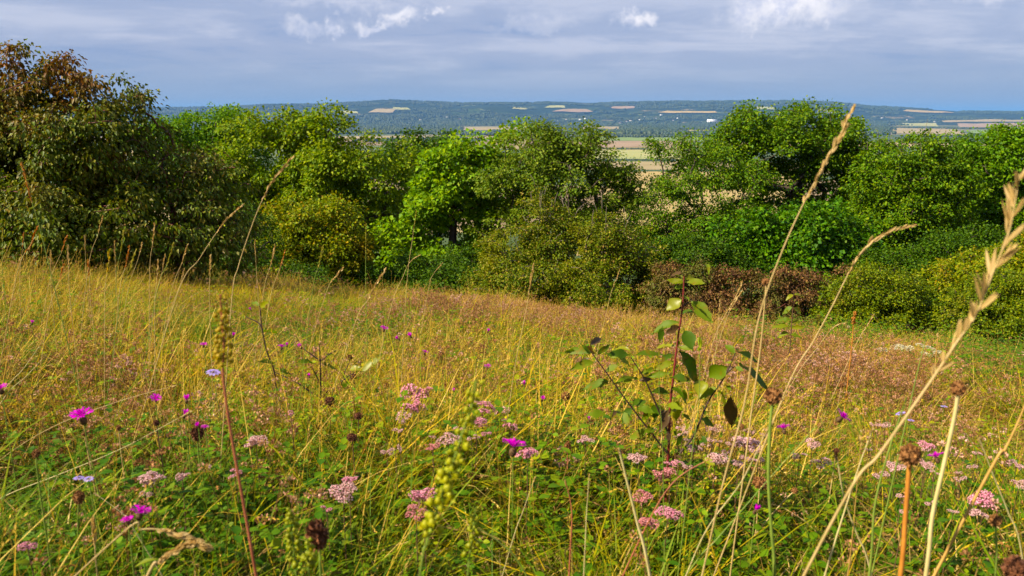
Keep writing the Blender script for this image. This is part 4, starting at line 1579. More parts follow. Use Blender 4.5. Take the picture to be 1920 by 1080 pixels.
scatter_tufts('grass', [t_grass(1), t_grass(2, 28, .14, .38, .0022), t_grass(3, 40, .08, .26, .0034), t_grass(4, 22, .16, .42, .0026)],
              'yellow green grass growing thickly all over the sloping meadow', 'grass', 71, 80, 240, 3.2,
              lambda x, y, rg, n: zone(x, y) - .07 + rg.normal(0, .22, n), mask=grass_mask)
scatter_tufts('dry_grass', [t_dry(11), t_dry(12, 12), t_dry(13, 7), t_dry(14, 10)],
              'bleached straw coloured grass stems mixed through the meadow', 'dry grass', 72, 24, 36, 3.5,
              flat_tint(.45, .22), mask=dry_mask)
scatter_tufts('dead_grass_litter', [t_thatch(21), t_thatch(22), t_thatch(23)],
              'tangled dead brown grass lying between the green growth', 'dead grass', 73, 40, 190, 2.6,
              flat_tint(.45, .25))
scatter_tufts('meadow_herbs', [t_herb(31), t_herb(32, 6, (.10, .24), (.012, .02), .42), t_herb(33, 4, (.14, .30), (.018, .034), .3), t_herb(34, 5, spent=.5), t_herb(35, 4, (.12, .26), (.03, .05), .34, 5), t_herb(36, 4, (.14, .30), (.04, .065), .30, 5), t_herb(37, 5, (.10, .28), (.022, .038), .45, 6), t_herb(38, 5, (.12, .30), (.025, .04), .5, 6)],
              'small leaved green herbs filling the meadow between the grasses', 'herbs', 74, 80, 430, 2.8,
              lambda x, y, rg, n: zone(x, y) * .8 + .02 + rg.normal(0, .12, n), mask=herb_mask)
scatter_tufts('spent_marjoram', [t_spent(41), t_spent(42, 7), t_spent(43, 4)],
              'patches of pinkish brown faded marjoram along the meadow edge', 'faded flowers', 75, 90, 60, 5,
              flat_tint(.45, .22), mask=spent_mask)
scatter_tufts('dead_stems', [t_herb(71, 3, (.2, .42), (.012, .024), .3, 6, 0, G_brownleaf, 1.0), t_herb(72, 4, (.18, .36), (.010, .018), .3, 7, 0, G_brownleaf, 1.0), t_herb(73, 2, (.25, .45), (.015, .03), .2, 5, 0, G_brownleaf, .5)],
              'brown withered flower stems standing among the green growth', 'dead stems', 78, 36, 60, 3.2,
              flat_tint(.45, .25), mask=brown_mask)
scatter_tufts('broad_leaves', [t_rosette(51), t_rosette(52), t_rosette(53, 1), t_rosette(54, 1)],
              'broad green leaves at the bottom of the sward', 'leaves', 76, 6, 120, 2.4,
              lambda x, y, rg, n: zone(x, y) * .7 + rg.normal(0, .15, n))
scatter_tufts('nettles', [t_herb(61, 5, (.3, .55), (.03, .05), .38, 7), t_herb(62, 4, (.25, .5), (.03, .055), .36, 7)],
              'bright green nettle growth along the right far edge of the meadow', 'nettles', 77, 45, 0, 3,
              flat_tint(.3, .15), mask=nettle_mask, ymax=16)

# ------------------------------------------------------------------ single plants of the meadow
def shade(name, a, b, c, **k):
    return leaf_mat(name, [(0, a), (0.5, b), (1, c)], **k)


F_mag = shade('knapweed_petal', (0.50, 0.015, 0.42), (0.66, 0.03, 0.55), (0.82, 0.09, 0.70), trans=0.4, tcol=(1, 1, 1), rough=0.6, spec=0.1)
F_lil = shade('scabious_petal', (0.42, 0.34, 0.72), (0.52, 0.42, 0.78), (0.62, 0.52, 0.82), trans=0.4, tcol=(1, 1, 1), rough=0.6, spec=0.1)
F_pink = shade('marjoram_petal', (0.70, 0.26, 0.38), (0.80, 0.42, 0.50), (0.88, 0.62, 0.66), trans=0.35, tcol=(1, 1, 1), rough=0.6, spec=0.1)
F_pale = shade('pale_marjoram_petal', (0.68, 0.38, 0.38), (0.80, 0.55, 0.54), (0.88, 0.72, 0.70), trans=0.35, tcol=(1, 1, 1), rough=0.6, spec=0.1)
F_rose = shade('rose_marjoram_petal', (0.62, 0.22, 0.24), (0.72, 0.36, 0.36), (0.80, 0.50, 0.50), trans=0.35, tcol=(1, 1, 1), rough=0.6, spec=0.1)
F_calyx = shade('marjoram_bract', (0.16, 0.055, 0.05), (0.24, 0.10, 0.08), (0.30, 0.18, 0.10), trans=0.2, tcol=(1, 1, 1))
F_brown = shade('dry_bract', (0.14, 0.065, 0.028), (0.27, 0.135, 0.06), (0.42, 0.24, 0.12), trans=0.15, tcol=(1, 1, 1), rough=0.8)
F_dkbrown = shade('dark_dry_bract', (0.06, 0.026, 0.016), (0.13, 0.055, 0.03), (0.24, 0.11, 0.06), trans=0.1, tcol=(1, 1, 1), rough=0.8)
F_invol = shade('knapweed_scale', (0.04, 0.025, 0.012), (0.11, 0.06, 0.03), (0.16, 0.12, 0.05), trans=0.1, tcol=(1, 1, 1), rough=0.7)
F_pod = shade('green_pod', (0.17, 0.24, 0.012), (0.30, 0.34, 0.02), (0.46, 0.40, 0.04), trans=0.3)
F_podbright = shade('agrimony_burr', (0.26, 0.34, 0.012), (0.44, 0.46, 0.02), (0.62, 0.52, 0.04), trans=0.35)
F_podo = shade('yellow_pod', (0.30, 0.28, 0.02), (0.48, 0.36, 0.04), (0.55, 0.28, 0.05), trans=0.3)
F_straw = shade('straw_spikelet', (0.40, 0.27, 0.10), (0.56, 0.40, 0.18), (0.70, 0.55, 0.30), trans=0.35, tcol=(1, .95, .8), rough=0.5)
F_rust = shade('rusty_spikelet', (0.34, 0.12, 0.04), (0.50, 0.22, 0.07), (0.62, 0.38, 0.16), trans=0.35, tcol=(1, .9, .7), rough=0.5)
F_greengold = shade('green_gold_spikelet', (0.24, 0.24, 0.04), (0.38, 0.33, 0.07), (0.5, 0.42, 0.15), trans=0.35, tcol=(1, .95, .7), rough=0.5)
F_leaf = shade('sapling_leaf', (0.09, 0.16, 0.014), (0.15, 0.22, 0.020), (0.30, 0.31, 0.035), trans=0.38, tcol=(1.2, 1.2, .5), rough=0.55, spec=0.2, src='object', patch=((0.24, 0.15, 0.03), 38.0, 0.54, 0.70))
F_leafdk = shade('dark_sapling_leaf', (0.045, 0.095, 0.012), (0.07, 0.13, 0.016), (0.11, 0.17, 0.02), trans=0.3, tcol=(1.2, 1.2, .5), rough=0.55, spec=0.2, src='object', patch=((0.16, 0.10, 0.02), 30.0, 0.52, 0.68))
F_leafye = shade('yellow_green_leaf', (0.20, 0.25, 0.025), (0.28, 0.30, 0.03), (0.34, 0.33, 0.05), trans=0.42, tcol=(1.1, 1.1, .5), rough=0.4, spec=0.4)
F_leafbr = shade('browned_leaf', (0.07, 0.05, 0.02), (0.10, 0.06, 0.025), (0.14, 0.08, 0.03), trans=0.3, rough=0.5)
F_cream = shade('cream_umbel', (0.42, 0.38, 0.24), (0.56, 0.52, 0.36), (0.68, 0.64, 0.50), trans=0.3, tcol=(1, 1, 1), rough=0.8)
S_straw = solid_mat('straw_stem', (0.56, 0.40, 0.16), (0.42, 0.30, 0.10), 40, 0.5, 0.4, 0, 0.15)
S_gold = solid_mat('golden_stem', (0.55, 0.33, 0.08), (0.42, 0.24, 0.05), 40, 0.5, 0.4, 0, 0.15)
S_orange = solid_mat('orange_stem', (0.55, 0.22, 0.03), (0.40, 0.15, 0.02), 40, 0.45, 0.4, 0, 0.1)
S_rust = solid_mat('rusty_red_stem', (0.42, 0.13, 0.06), (0.30, 0.08, 0.04), 40, 0.5, 0.4, 0, 0.1)
S_green = solid_mat('green_stem', (0.22, 0.30, 0.04), (0.15, 0.22, 0.03), 40, 0.45, 0.4, 0, 0.15)
S_pale = solid_mat('pale_stem', (0.62, 0.52, 0.24), (0.50, 0.42, 0.16), 40, 0.5, 0.4, 0, 0.15)
S_brown = solid_mat('brown_stem', (0.13, 0.07, 0.035), (0.08, 0.04, 0.02), 40, 0.6, 0.3)
S_dark = solid_mat('dark_sapling_bark', (0.055, 0.028, 0.02), (0.03, 0.016, 0.012), 60, 0.6, 0.3, 0.2)
S_wine = solid_mat('wine_red_bark', (0.20, 0.025, 0.022), (0.11, 0.016, 0.014), 60, 0.45, 0.4, 0.1)


def dome(rg, n, flat=0.6, lo=-.1):
    d = unit(rg.normal(size=(n, 3)))
    d[:, 2] = np.abs(d[:, 2]) * 1 + lo * rg.random(n)
    return d * [1, 1, flat]


def mesh_of(mb, name, mat):
    me = mb.mesh(name)
    me.materials.append(mat)
    return me


# unit sized heads, shared between alike flowers
def knap_florets(seed, bud=False):
    rg = rngp(seed)
    m = MB()
    n = 26
    a = np.linspace(0, 6.28, n, endpoint=False) + rg.normal(0, .08, n)
    t = np.linspace(0, 1, 5)[None, :]
    rr = (0.12 + (0.88 if not bud else .35) * t) * rg.uniform(.82, 1.08, n)[:, None]
    z = (0.10 + .34 * np.sin(t * 2.0) if not bud else .1 + .8 * t) * rg.uniform(.7, 1.3, n)[:, None]
    P = np.stack([np.cos(a)[:, None] * rr, np.sin(a)[:, None] * rr, z + 0 * rr], -1)
    W = np.array([.02, .025, .055, .075, 0.0])[None, :] * np.ones((n, 1))
    m.ribbons(P, W, np.stack([-np.sin(a), np.cos(a), rg.normal(0, .4, n)], -1))
    # ray tips split into narrow lobes
    tips = P[:, 3]
    for s_ in (-1, 1):
        D = np.stack([np.cos(a + s_ * .5), np.sin(a + s_ * .5), np.full(n, .25)], -1)
        m.leaves(tips, D, np.tile([0, 0, 1.0], (n, 1)), .26, .035, .2, .1)
    n2 = 60
    d = dome(rg, n2, 1.0)
    d[:, :2] *= .55
    m.leaves(d * .2 + [0, 0, .1], d + [0, 0, .5], rg.normal(size=(n2, 3)), rg.uniform(.4, .62, n2), .035, .2, 0)
    return m


def knap_involucre(seed):
    rg = rngp(seed)
    m = MB()
    m.blob((0, 0, -.22), (.30, .30, .40), 9, 7)
    n = 60
    th = rg.uniform(.6, 2.6, n)
    ph = rg.uniform(0, 6.28, n)
    C = np.stack([.30 * np.sin(th) * np.cos(ph), .30 * np.sin(th) * np.sin(ph), -.22 + .40 * np.cos(th)], -1)
    D = np.stack([np.cos(ph) * .5, np.sin(ph) * .5, np.ones(n)], -1)
    m.leaves(C, D, np.stack([np.cos(ph), np.sin(ph), np.zeros(n)], -1), .14, .05, .1, 0)
    return m


KF = [mesh_of(knap_florets(i), 'florets', F_mag) for i in range(3)]
KB = [mesh_of(knap_florets(i + 7, True), 'florets', F_mag) for i in range(2)]
KI = [mesh_of(knap_involucre(i), 'involucre', F_invol) for i in range(2)]


def marj_florets(seed, mat):
    rg = rngp(seed)
    m = MB()
    n = 64
    d = dome(rg, n, .6)
    c = d * rg.uniform(.75, 1.05, (n, 1))
    for k in range(4):
        a = k * 1.57 + rg.uniform(0, 1, n)
        D = np.stack([np.cos(a), np.sin(a), np.full(n, .5)], -1) + d * .9
        m.leaves(c, D, d + [0, 0, .4], rg.uniform(.15, .25, n), .10, .3, .1)
    return mesh_of(m, 'florets', mat)


def marj_calyx(seed):
    rg = rngp(seed)
    m = MB()
    n = 130
    d = dome(rg, n, .55)
    c = d * rg.uniform(.35, .82, (n, 1))
    m.leaves(c, d + rg.normal(0, .3, (n, 3)), rg.normal(size=(n, 3)), rg.uniform(.14, .24, n), .055, .3, 0)
    for i in range(7):
        q = dome(rg, 1, .5)[0] * .6
        m.tube([(0, 0, -.75), q * .4 + [0, 0, -.25], q], [.035, .025, .015], 3)
    return mesh_of(m, 'calyx_cluster', F_calyx)


MF = {'pink': [marj_florets(i, F_pink) for i in range(3)], 'pale': [marj_florets(i + 5, F_pale) for i in range(2)], 'rose': [marj_florets(i + 9, F_rose) for i in range(2)]}
MC = [marj_calyx(i) for i in range(3)]


def globe(seed, mat, n=260, rough=1.0, long=.34):
    rg = rngp(seed)
    m = MB()
    m.blob((0, 0, 0), (.72, .72, .72), 10, 8, .08, rg)
    d = unit(rg.normal(size=(n, 3)))
    m.leaves(d * .62, d + rg.normal(0, .35 * rough, (n, 3)), rg.normal(size=(n, 3)), rg.uniform(long * .8, long * 1.3, n), .15, .35, .0)
    # ragged bracts hanging below
    a = rg.uniform(0, 6.28, 9)
    m.leaves(np.stack([np.cos(a) * .3, np.sin(a) * .3, np.full(9, -.62)], -1), np.stack([np.cos(a), np.sin(a), np.full(9, -.5)], -1), np.tile([0, 0, 1.0], (9, 1)), .45, .10, .2, .2)
    return mesh_of(m, 'seed_globe', mat)


GB = [globe(1, F_brown), globe(2, F_brown, 240, 1.3)]
GD = [globe(3, F_dkbrown), globe(4, F_dkbrown, 260, 1.2, .42)]


def lil_florets(seed):
    rg = rngp(seed)
    m = MB()
    n = 11
    a = np.linspace(0, 6.28, n, endpoint=False) + rg.normal(0, .1, n)
    D = np.stack([np.cos(a), np.sin(a), np.full(n, .12)], -1)
    m.leaves(D * .35, D, np.tile([0, 0, 1.0], (n, 1)), .72, .24, .15, .25, 1)
    d = dome(rg, 40, .5)
    m.leaves(d * .35, d + [0, 0, .4], rg.normal(size=(40, 3)), .22, .07, .3, 0)
    return mesh_of(m, 'florets', F_lil)


LF = [lil_florets(i) for i in range(2)]


def leaf_mesh(seed, mat, asp=.16):
    m = MB()
    m.leaves([(0, 0, 0)], [(1, 0, .25)], [(0, 0, 1)], 1.0, asp, .3, .35, 2)
    return mesh_of(m, 'leaf', mat)


LM = {'lance': leaf_mesh(0, F_leaf, .10), 'oval': leaf_mesh(1, F_leaf, .27), 'ovald': leaf_mesh(2, F_leafdk, .27)}


def child(name, me, parent, loc=(0, 0, 0), s=1.0, rot=(0, 0, 0)):
    o = link(name, me, parent)
    o.location = loc
    o.scale = (s, s, s)
    o.rotation_euler = rot
    return o


def catmull(P, sub=5):
    P = [np.array(p, float) for p in P]
    if len(P) < 3:
        return np.array([P[0] * (1 - t) + P[-1] * t for t in np.linspace(0, 1, 5)])
    Q = [2 * P[0] - P[1]] + P + [2 * P[-1] - P[-2]]
    out = []
    for i in range(1, len(Q) - 2):
        p0, p1, p2, p3 = Q[i - 1:i + 3]
        for k in range(sub):
            t = k / sub
            out.append(.5 * (2 * p1 + (p2 - p0) * t + (2 * p0 - 5 * p1 + 4 * p2 - p3) * t * t + (3 * p1 - p0 - 3 * p2 + p3) * t ** 3))
    out.append(P[-1])
    return np.array(out)


def stem_path(u, v, y, vias=(), seed=0, swing=.05):
    """from the head pixel down (through the via pixels) to the ground; returns points top->foot"""
    rg = rngp(seed)
    P = [np.array(at(u, v, y))]
    for (a, b) in vias:
        P.append(np.array(at(a, b, y)))
    last = P[-1]
    gz = ground(last[0], last[1])
    if len(P) > 1:
        d = unit(P[-1] - P[-2])
        d[2] = min(d[2], -.35)
        d[1] += .1
    else:
        d = unit(np.array([rg.normal(0, swing), abs(rg.normal(0, swing)) + .02, -1.0]))
    k = 0
    q = last.copy()
    while q[2] > ground(q[0], q[1]) and k < 300:
        q = q + d * .02
        d = unit(d + np.array([0, 0, -.03]))
        k += 1
    if k > 3:
        P.append((last + q) / 2 + np.array([0, 0, 0]))
        P.append(q)
    else:
        P[-1] = q
    return P


def stand(name, label, cat, P, rad0, rad1, smat, group=None, sides=6, sub=5):
    foot = P[-1]
    root = thing(name, tuple(foot), label, cat, group)
    C = catmull(P, sub) - foot
    t = np.linspace(0, 1, len(C))
    m = MB()
    m.tube(C, rad0 + (rad1 - rad0) * t, sides)
    m.build('stem', smat, root, smooth=True)
    return root, C


def side_leaves(root, C, n, size, kind, seed, lo=.25, hi=.95, pair=True):
    rg = rngp(seed)
    for i in range(n):
        t = lo + (hi - lo) * (i + .5) / n
        p = C[int(t * (len(C) - 1))]
        a = i * 1.57 + rg.normal(0, .3)
        for s_ in ((0, math.pi) if pair else (0,)):
            child('leaf', LM[kind], root, p, size * rg.uniform(.75, 1.25), (rg.normal(0, .3), rg.uniform(-.5, .1), a + s_))


def pick_depth(u, v, h):
    return surf_point(u, v, .5, 40.0, h, False).y


cnt_ = [100]


def nid():
    cnt_[0] += 1
    return cnt_[0]


def knapweed(u, v, w, label, h=.42, bud=False, tilt=(0, 0), vias=(), y=None, group='magenta knapweeds in the meadow'):
    y = y or pick_depth(u, v, h + .02)
    P = stem_path(u, v, y, vias, nid())
    Rr = w * y / F_PX / 2
    root, C = stand('knapweed', label, 'knapweed', P, .0011, .0016, S_green, group)
    s = nid()
    rot = (tilt[0], tilt[1], s * 1.3)
    top = P[0] - P[-1]
    iv = child('involucre', KI[s % 2], root, top, Rr * (1.0 if not bud else 1.3), rot)
    Rr *= 1.0
    fl = link('florets', (KB if bud else KF)[s % 2 if bud else s % 3], iv)
    fl.location = (0, 0, .1)
    if w > 18:
        side_leaves(root, C, 5, .045, 'lance', s, .15, .8, False)
    return root


def marjoram(u, v, w, label, kind='pink', h=.36, clusters=4, y=None, vias=(), group='marjoram heads in the meadow'):
    y = y or pick_depth(u, v, h + .025)
    P = stem_path(u, v, y, vias, nid())
    s = nid()
    rg = rngp(s)
    root, C = stand('marjoram', label, 'marjoram', P, .0010, .0018, S_rust if s % 2 else S_brown, group, 5)
    Rr = w * y / F_PX / 2
    top = P[0] - P[-1]
    for k in range(clusters):
        if clusters == 1:
            off = np.zeros(3)
            r = Rr
        else:
            a = k * 6.28 / clusters + rg.normal(0, .3)
            off = np.array([math.cos(a) * .58 * Rr, math.sin(a) * .5 * Rr, rg.uniform(-.35, .25) * Rr])
            r = Rr * rg.uniform(.46, .62)
        rot = (rg.normal(0, .3), rg.normal(0, .3), rg.uniform(0, 6))
        hd = child('flower_head', MC[(s + k) % 3], root, top + off, r, rot)
        ml = MF[kind]
        link('florets', ml[(s + k) % len(ml)], hd)
    if w * 1.0 > 26:
        side_leaves(root, C, 4, .024, 'oval', s, .12, .75)
    return root


def seedhead(u, v, w, label, vias=(), y=None, h=.45, dark=False, stem=S_straw, rad=.0016, name='seed_head', squash=1.0, group='dry round seed heads'):
    y = y or pick_depth(u, v, h)
    P = stem_path(u, v, y, vias, nid())
    root, C = stand('seed_head_plant', label, 'seed head', P, rad * .9, rad * 1.15, stem, group)
    Rr = w * y / F_PX / 2
    o = child('seed_globe', (GD if dark else GB)[nid() % 2], root, P[0] - P[-1], Rr, (.1, .1, nid()))
    o.scale = (Rr, Rr, Rr * squash)
    return root


def grass_stalk(pts, y, label, head=.10, sp=.010, spw=.0022, mat=F_straw, stem=S_straw, rad=.0009, each=False, group='tall dry grass stalks', loose=.35, gap=.45, fromtop=0.0):
    (u, v), vias = pts[0], pts[1:]
    P = stem_path(u, v, y, vias, nid())
    root, C = stand('grass_stalk', label, 'grass stalk', P, rad * .45, rad * 1.15, stem, group, 5, 7)
    rg = rngp(nid())
    seg = np.linalg.norm(np.diff(C, axis=0), axis=1)
    cum = np.concatenate([[0], np.cumsum(seg)])
    n = max(4, int(head / (sp * gap)))
    CC, DD, NN, LL = [], [], [], []
    for i in range(n):
        d = (i + .2) / n * head + fromtop
        p = np.array([np.interp(d, cum, C[:, k]) for k in range(3)])
        p2 = np.array([np.interp(d + .01, cum, C[:, k]) for k in range(3)])
        ax_ = unit(p - p2)
        sd = unit(np.cross(ax_, rg.normal(size=3))) * (1 if i % 2 else -1)
        CC.append(p - ax_ * sp * .25)
        DD.append(ax_ + sd * rg.uniform(.5 * loose, loose))
        NN.append(np.cross(ax_, sd) + rg.normal(0, .3, 3))
        LL.append(sp * rg.uniform(.8, 1.25) * (.75 + .5 * math.sin(math.pi * min(1, (i + 1) / n * 1.1))))
    if each:
        for c, d, n_, l in zip(CC, DD, NN, LL):
            m = MB()
            for k in range(3):
                nn = n_ + rg.normal(0, .8, 3)
                m.leaves([c], [d + rg.normal(0, .10, 3)], [nn], l, spw * rg.uniform(.8, 1.2), .5, 0, 1)
            m.build('spikelet', mat, root)
    else:
        m = MB()
        LLn = np.array(LL)
        m.leaves(CC, DD, NN, LLn, spw, .5, 0, 1)
        m.leaves(np.array(CC) - .001, np.array(DD) + rg.normal(0, .1, (n, 3)), np.cross(NN, DD), LLn, spw, .5, 0, 1)
        m.build('seed_plume', mat, root)
    return root


def pod_spike(pts, y, label, n, r, mat, stem, rad=.0015, spread=.011, cat='seed spike', name='seed_spike', drop=0.0, span=.75):
    P = stem_path(pts[0][0], pts[0][1], y, pts[1:], nid())
    root, C = stand(name, label, cat, P, rad * .6, rad, stem, None, 6, 7)
    rg = rngp(nid())
    for i in range(n):
        t = (i + .5) / n * span
        p = C[min(len(C) - 1, int(t * (len(C) - 1)))] * (1 - (t * (len(C) - 1)) % 1) + C[min(len(C) - 1, int(t * (len(C) - 1)) + 1)] * ((t * (len(C) - 1)) % 1)
        a = i * 2.4
        q = p + np.array([math.cos(a), math.sin(a), -.3 * drop]) * spread * (.5 + .6 * t)
        rr = r * (.45 + .75 * t) * rg.uniform(.6, 1.25)
        if rg.random() < .14:
            continue
        m = MB()
        q = q + rg.normal(0, .25, 3) * rr
        m.blob(q, (rr * .85, rr * .85, rr * 1.0), 7, 5, .25, rg)
        m.leaves(np.tile(q - [0, 0, rr * .5], (9, 1)) + rg.normal(0, .2, (9, 3)) * rr, dome(rg, 9, 1.0, -.5) + [0, 0, .2], rg.normal(size=(9, 3)), rr * rg.uniform(.9, 1.7, 9), rr * .42, .3, .1, 1)
        m.tube([p, q], [.0006, .0005], 3)
        m.build('pod', mat, root, smooth=False)
    return root


def sapling(name, label, y, stems, leaves, smat, lmats, sc=1.0, rad=.0035, dy=.12, seed=0):
    """stems: pixel polylines; leaves: (base px, tip px, half width px, material key)"""
    rg = rngp(seed)
    foot = stem_path(stems[0][0][0], stems[0][0][1], y, stems[0][1:], seed)[-1]
    root = thing(name, tuple(foot), label, 'sapling')
    for i, s_ in enumerate(stems):
        o = rg.normal(0, .02) if i else 0
        P = stem_path(s_[0][0], s_[0][1], y + o, s_[1:], seed) if i == 0 else [np.array(at(a, b, y + o * (1 - k / len(s_)))) for k, (a, b) in enumerate(s_)]
        C = catmull(P, 5) - foot
        t = np.linspace(0, 1, len(C))
        m = MB()
        r1 = rad * (1 if i == 0 else .75)
        m.tube(C, r1 * (.45 + .6 * t), 6)
        m.build('stem' if i == 0 else 'branch', smat[0] if i == 0 else smat[1], root, smooth=True)
    extra = []
    if len(leaves) > 30:
        ends = [a for s_ in stems[:4] for a in s_]
        for k in range(60):
            q = ends[rg.integers(0, len(ends))]
            q = (q[0] + rg.normal(0, 22), q[1] + rg.normal(0, 20))
            a = rg.uniform(0, 6.28)
            l = rg.uniform(12, 30)
            extra.append((q, (q[0] + math.cos(a) * l, q[1] + abs(math.sin(a)) * l * .8), l * .22, 'gygdgb'[rg.integers(0, 6)]))
    for (b, t, w, mk) in list(leaves) + extra:
        o = rg.normal(0, .03)
        B = np.array(at(b[0], b[1], y + o * .3))
        T_ = np.array(at(t[0], t[1], y + o + rg.normal(0, .02)))
        d = T_ - B
        L = np.linalg.norm(d)
        nrm = unit(np.array([rg.normal(0, .35), -.75, .65 + rg.normal(0, .2)]))
        m = MB()
        m.leaves([B - foot + d * .04], [d + np.array([0, 0, L * .16])], [nrm], L * 1.05, w * 1.1 * y / F_PX, rg.uniform(.12, .6), rg.uniform(.05, .4), 2)
        m.v[-1] += (rg.normal(0, .02, m.v[-1].shape) * L).astype(np.float32)
        m.tube([B - foot - d * .06, B - foot + d * .06], [.0008, .0008], 4)
        m.build('leaf', lmats[mk], root, smooth=True)
    return root


# ---- the tall stalks that stand up against hedge and sky
grass_stalk([(1912, 326), (1893, 430), (1862, 510), (1830, 590), (1795, 640), (1745, 715), (1650, 850), (1570, 960)], .72,
            'thickest straw stalk with chunky spikelets leaning in at the right edge', head=.205, sp=.020, spw=.0017, mat=F_straw, stem=S_straw, rad=.0014, each=True, loose=.75, gap=.40)
grass_stalk([(1598, 202), (1577, 250), (1545, 312), (1510, 375), (1465, 475), (1422, 600), (1395, 760), (1350, 930)], 1.05,
            'tall straw stalk whose slim tip rises against the broad ash tree', head=.135, sp=.013, spw=.0017, rad=.0014, each=True, loose=.28, gap=.45)
grass_stalk([(1716, 422), (1660, 438), (1622, 465), (1590, 515), (1560, 575), (1525, 640), (1470, 740)], 1.25,
            'arching straw stalk with a bent seed plume in front of the rich green bush', head=.14, sp=.014, spw=.0018, rad=.0012, each=True, loose=.3)
grass_stalk([(548, 296), (515, 335), (492, 375), (470, 430), (447, 500), (435, 560)], 1.9, 'tall pale stalk standing before the gap right of the dogwood shrubs',
            head=.13, sp=.014, spw=.0017, rad=.0013, each=True, loose=.3)
grass_stalk([(456, 383), (425, 412), (400, 445), (372, 488), (335, 545)], 2.1, 'leaning pale stalk crossing the lower dogwood shrub', head=.11, sp=.010, spw=.0014, rad=.0012)
grass_stalk([(40, 306), (52, 345), (62, 385), (75, 430), (90, 490)], 2.2, 'green stemmed stalk with a rusty head before the dark shrub at far left', head=.11, sp=.012, spw=.0020, mat=F_rust, stem=S_green, rad=.0013, loose=.25)
grass_stalk([(687, 420), (686, 470), (686, 540)], 3.2, 'straight thin green gold stalk beside the golden green bush', head=.12, sp=.008, spw=.0016, mat=F_greengold, stem=S_green, rad=.0014, loose=.12)
grass_stalk([(781, 395), (773, 450), (763, 530)], 3.2, 'hair thin stalk rising before the lime green maple', head=.07, sp=.007, spw=.0012, mat=F_greengold, rad=.0012, loose=.15)
grass_stalk([(787, 478), (768, 492), (755, 520), (735, 570)], 3.4, 'curved drooping tip just left of the hair thin stalk base', head=.06, sp=.008, spw=.0014, rad=.0013)
grass_stalk([(1000, 495), (993, 540), (985, 590), (965, 690)], 2.3, 'whitish stalk in front of the scrubby hawthorn', head=.10, sp=.012, spw=.0018, rad=.0012, mat=F_straw)
grass_stalk([(724, 503), (707, 530), (690, 562), (668, 600)], 2.6, 'plump straw plume tilted right below the golden green bush', head=.12, sp=.013, spw=.0026, rad=.0012, loose=.3)
grass_stalk([(644, 502), (628, 520), (612, 548)], 3.4, 'small fluffy cream plume at the edge below the golden green bush', head=.09, sp=.012, spw=.0026, rad=.0011)
grass_stalk([(830, 493), (812, 515), (803, 545)], 3.6, 'little hooked stalk tip beside the dark bush under the maple', head=.05, sp=.008, spw=.0014, rad=.0012)
grass_stalk([(1392, 528), (1378, 560), (1352, 605), (1335, 650)], 2.3, 'paired straw plume, upper one, against the purple brown bush', head=.10, sp=.010, spw=.0017, rad=.0011, group='straw plumes before the purple brown bush')
grass_stalk([(1390, 546), (1377, 570), (1358, 610)], 2.35, 'paired straw plume, lower one, against the purple brown bush', head=.07, sp=.010, spw=.0016, rad=.0010, group='straw plumes before the purple brown bush')
grass_stalk([(1351, 558), (1348, 590), (1344, 640)], 2.6, 'short upright plume left of the paired straw plumes', head=.07, sp=.009, spw=.0016, rad=.0010)
grass_stalk([(1638, 590), (1625, 612), (1607, 642)], 4.2, 'pinkish tipped stalk right of the rusty dock spike', head=.11, sp=.014, spw=.0028, rad=.0018)
grass_stalk([(1585, 605), (1562, 614), (1530, 655), (1490, 710)], 2.4, 'thin bowed straw stem left of the rusty dock spike', head=.07, sp=.007, spw=.0011, rad=.0010)
grass_stalk([(1162, 506), (1155, 525), (1143, 560)], 4.0, 'tiny pale plume before the yellowish hawthorn bush', head=.10, sp=.010, spw=.002, rad=.0013)
grass_stalk([(1160, 840), (1175, 900), (1195, 980), (1215, 1060)], 1.15, 'thick blunt straw stem leaning left at the bottom right of centre', head=.01, sp=.004, spw=.001, rad=.0030, stem=S_pale)
grass_stalk([(1700, 745), (1665, 850), (1640, 950), (1632, 1060)], 1.1, 'smooth green stem rising past the big brown seed globe', head=.03, sp=.005, spw=.001, rad=.0024, stem=S_green, mat=F_greengold)
grass_stalk([(1740, 620), (1722, 690), (1706, 760), (1690, 830)], 1.3, 'yellow green straight stem under the thickest straw stalk', head=.02, sp=.005, spw=.001, rad=.0016, stem=S_green, mat=F_greengold)
grass_stalk([(1637, 803), (1612, 870), (1583, 960), (1552, 1060)], 1.15, 'pale straw crossing right to left below the magenta knapweed', head=.02, sp=.006, spw=.0012, rad=.0017, stem=S_pale)
grass_stalk([(1568, 850), (1582, 930), (1606, 1000), (1632, 1070)], 1.16, 'pale straw crossing left to right below the magenta knapweed', head=.012, sp=.007, spw=.002, mat=F_brown, rad=.0018, stem=S_pale)
grass_stalk([(1615, 820), (1606, 920), (1592, 1060)], 1.25, 'slim rusty straw between the two crossing pale straws', head=.02, sp=.008, spw=.0016, rad=.0012, stem=S_gold)
grass_stalk([(1836, 822), (1862, 890), (1890, 960), (1916, 1040)], 1.1, 'straight green gold stem slanting down to the right corner', head=.02, sp=.005, spw=.001, rad=.0014, stem=S_pale)
grass_stalk([(1932, 735), (1905, 800), (1880, 850), (1852, 890)], .95, 'soft golden stalk cut by the right edge above the corner', head=.02, sp=.006, spw=.0015, rad=.0022, stem=S_gold)
grass_stalk([(1312, 640), (1310, 760), (1296, 860), (1285, 960)], 1.5, 'upright green stem with a bud beside the leafy sapling', head=.02, sp=.012, spw=.004, mat=F_pod, rad=.0014, stem=S_green)
grass_stalk([(1236, 660), (1236, 740), (1242, 830)], 1.6, 'thin pale green stem through the leaves of the sapling', head=.015, sp=.006, spw=.001, rad=.0011, stem=S_green, mat=F_greengold)
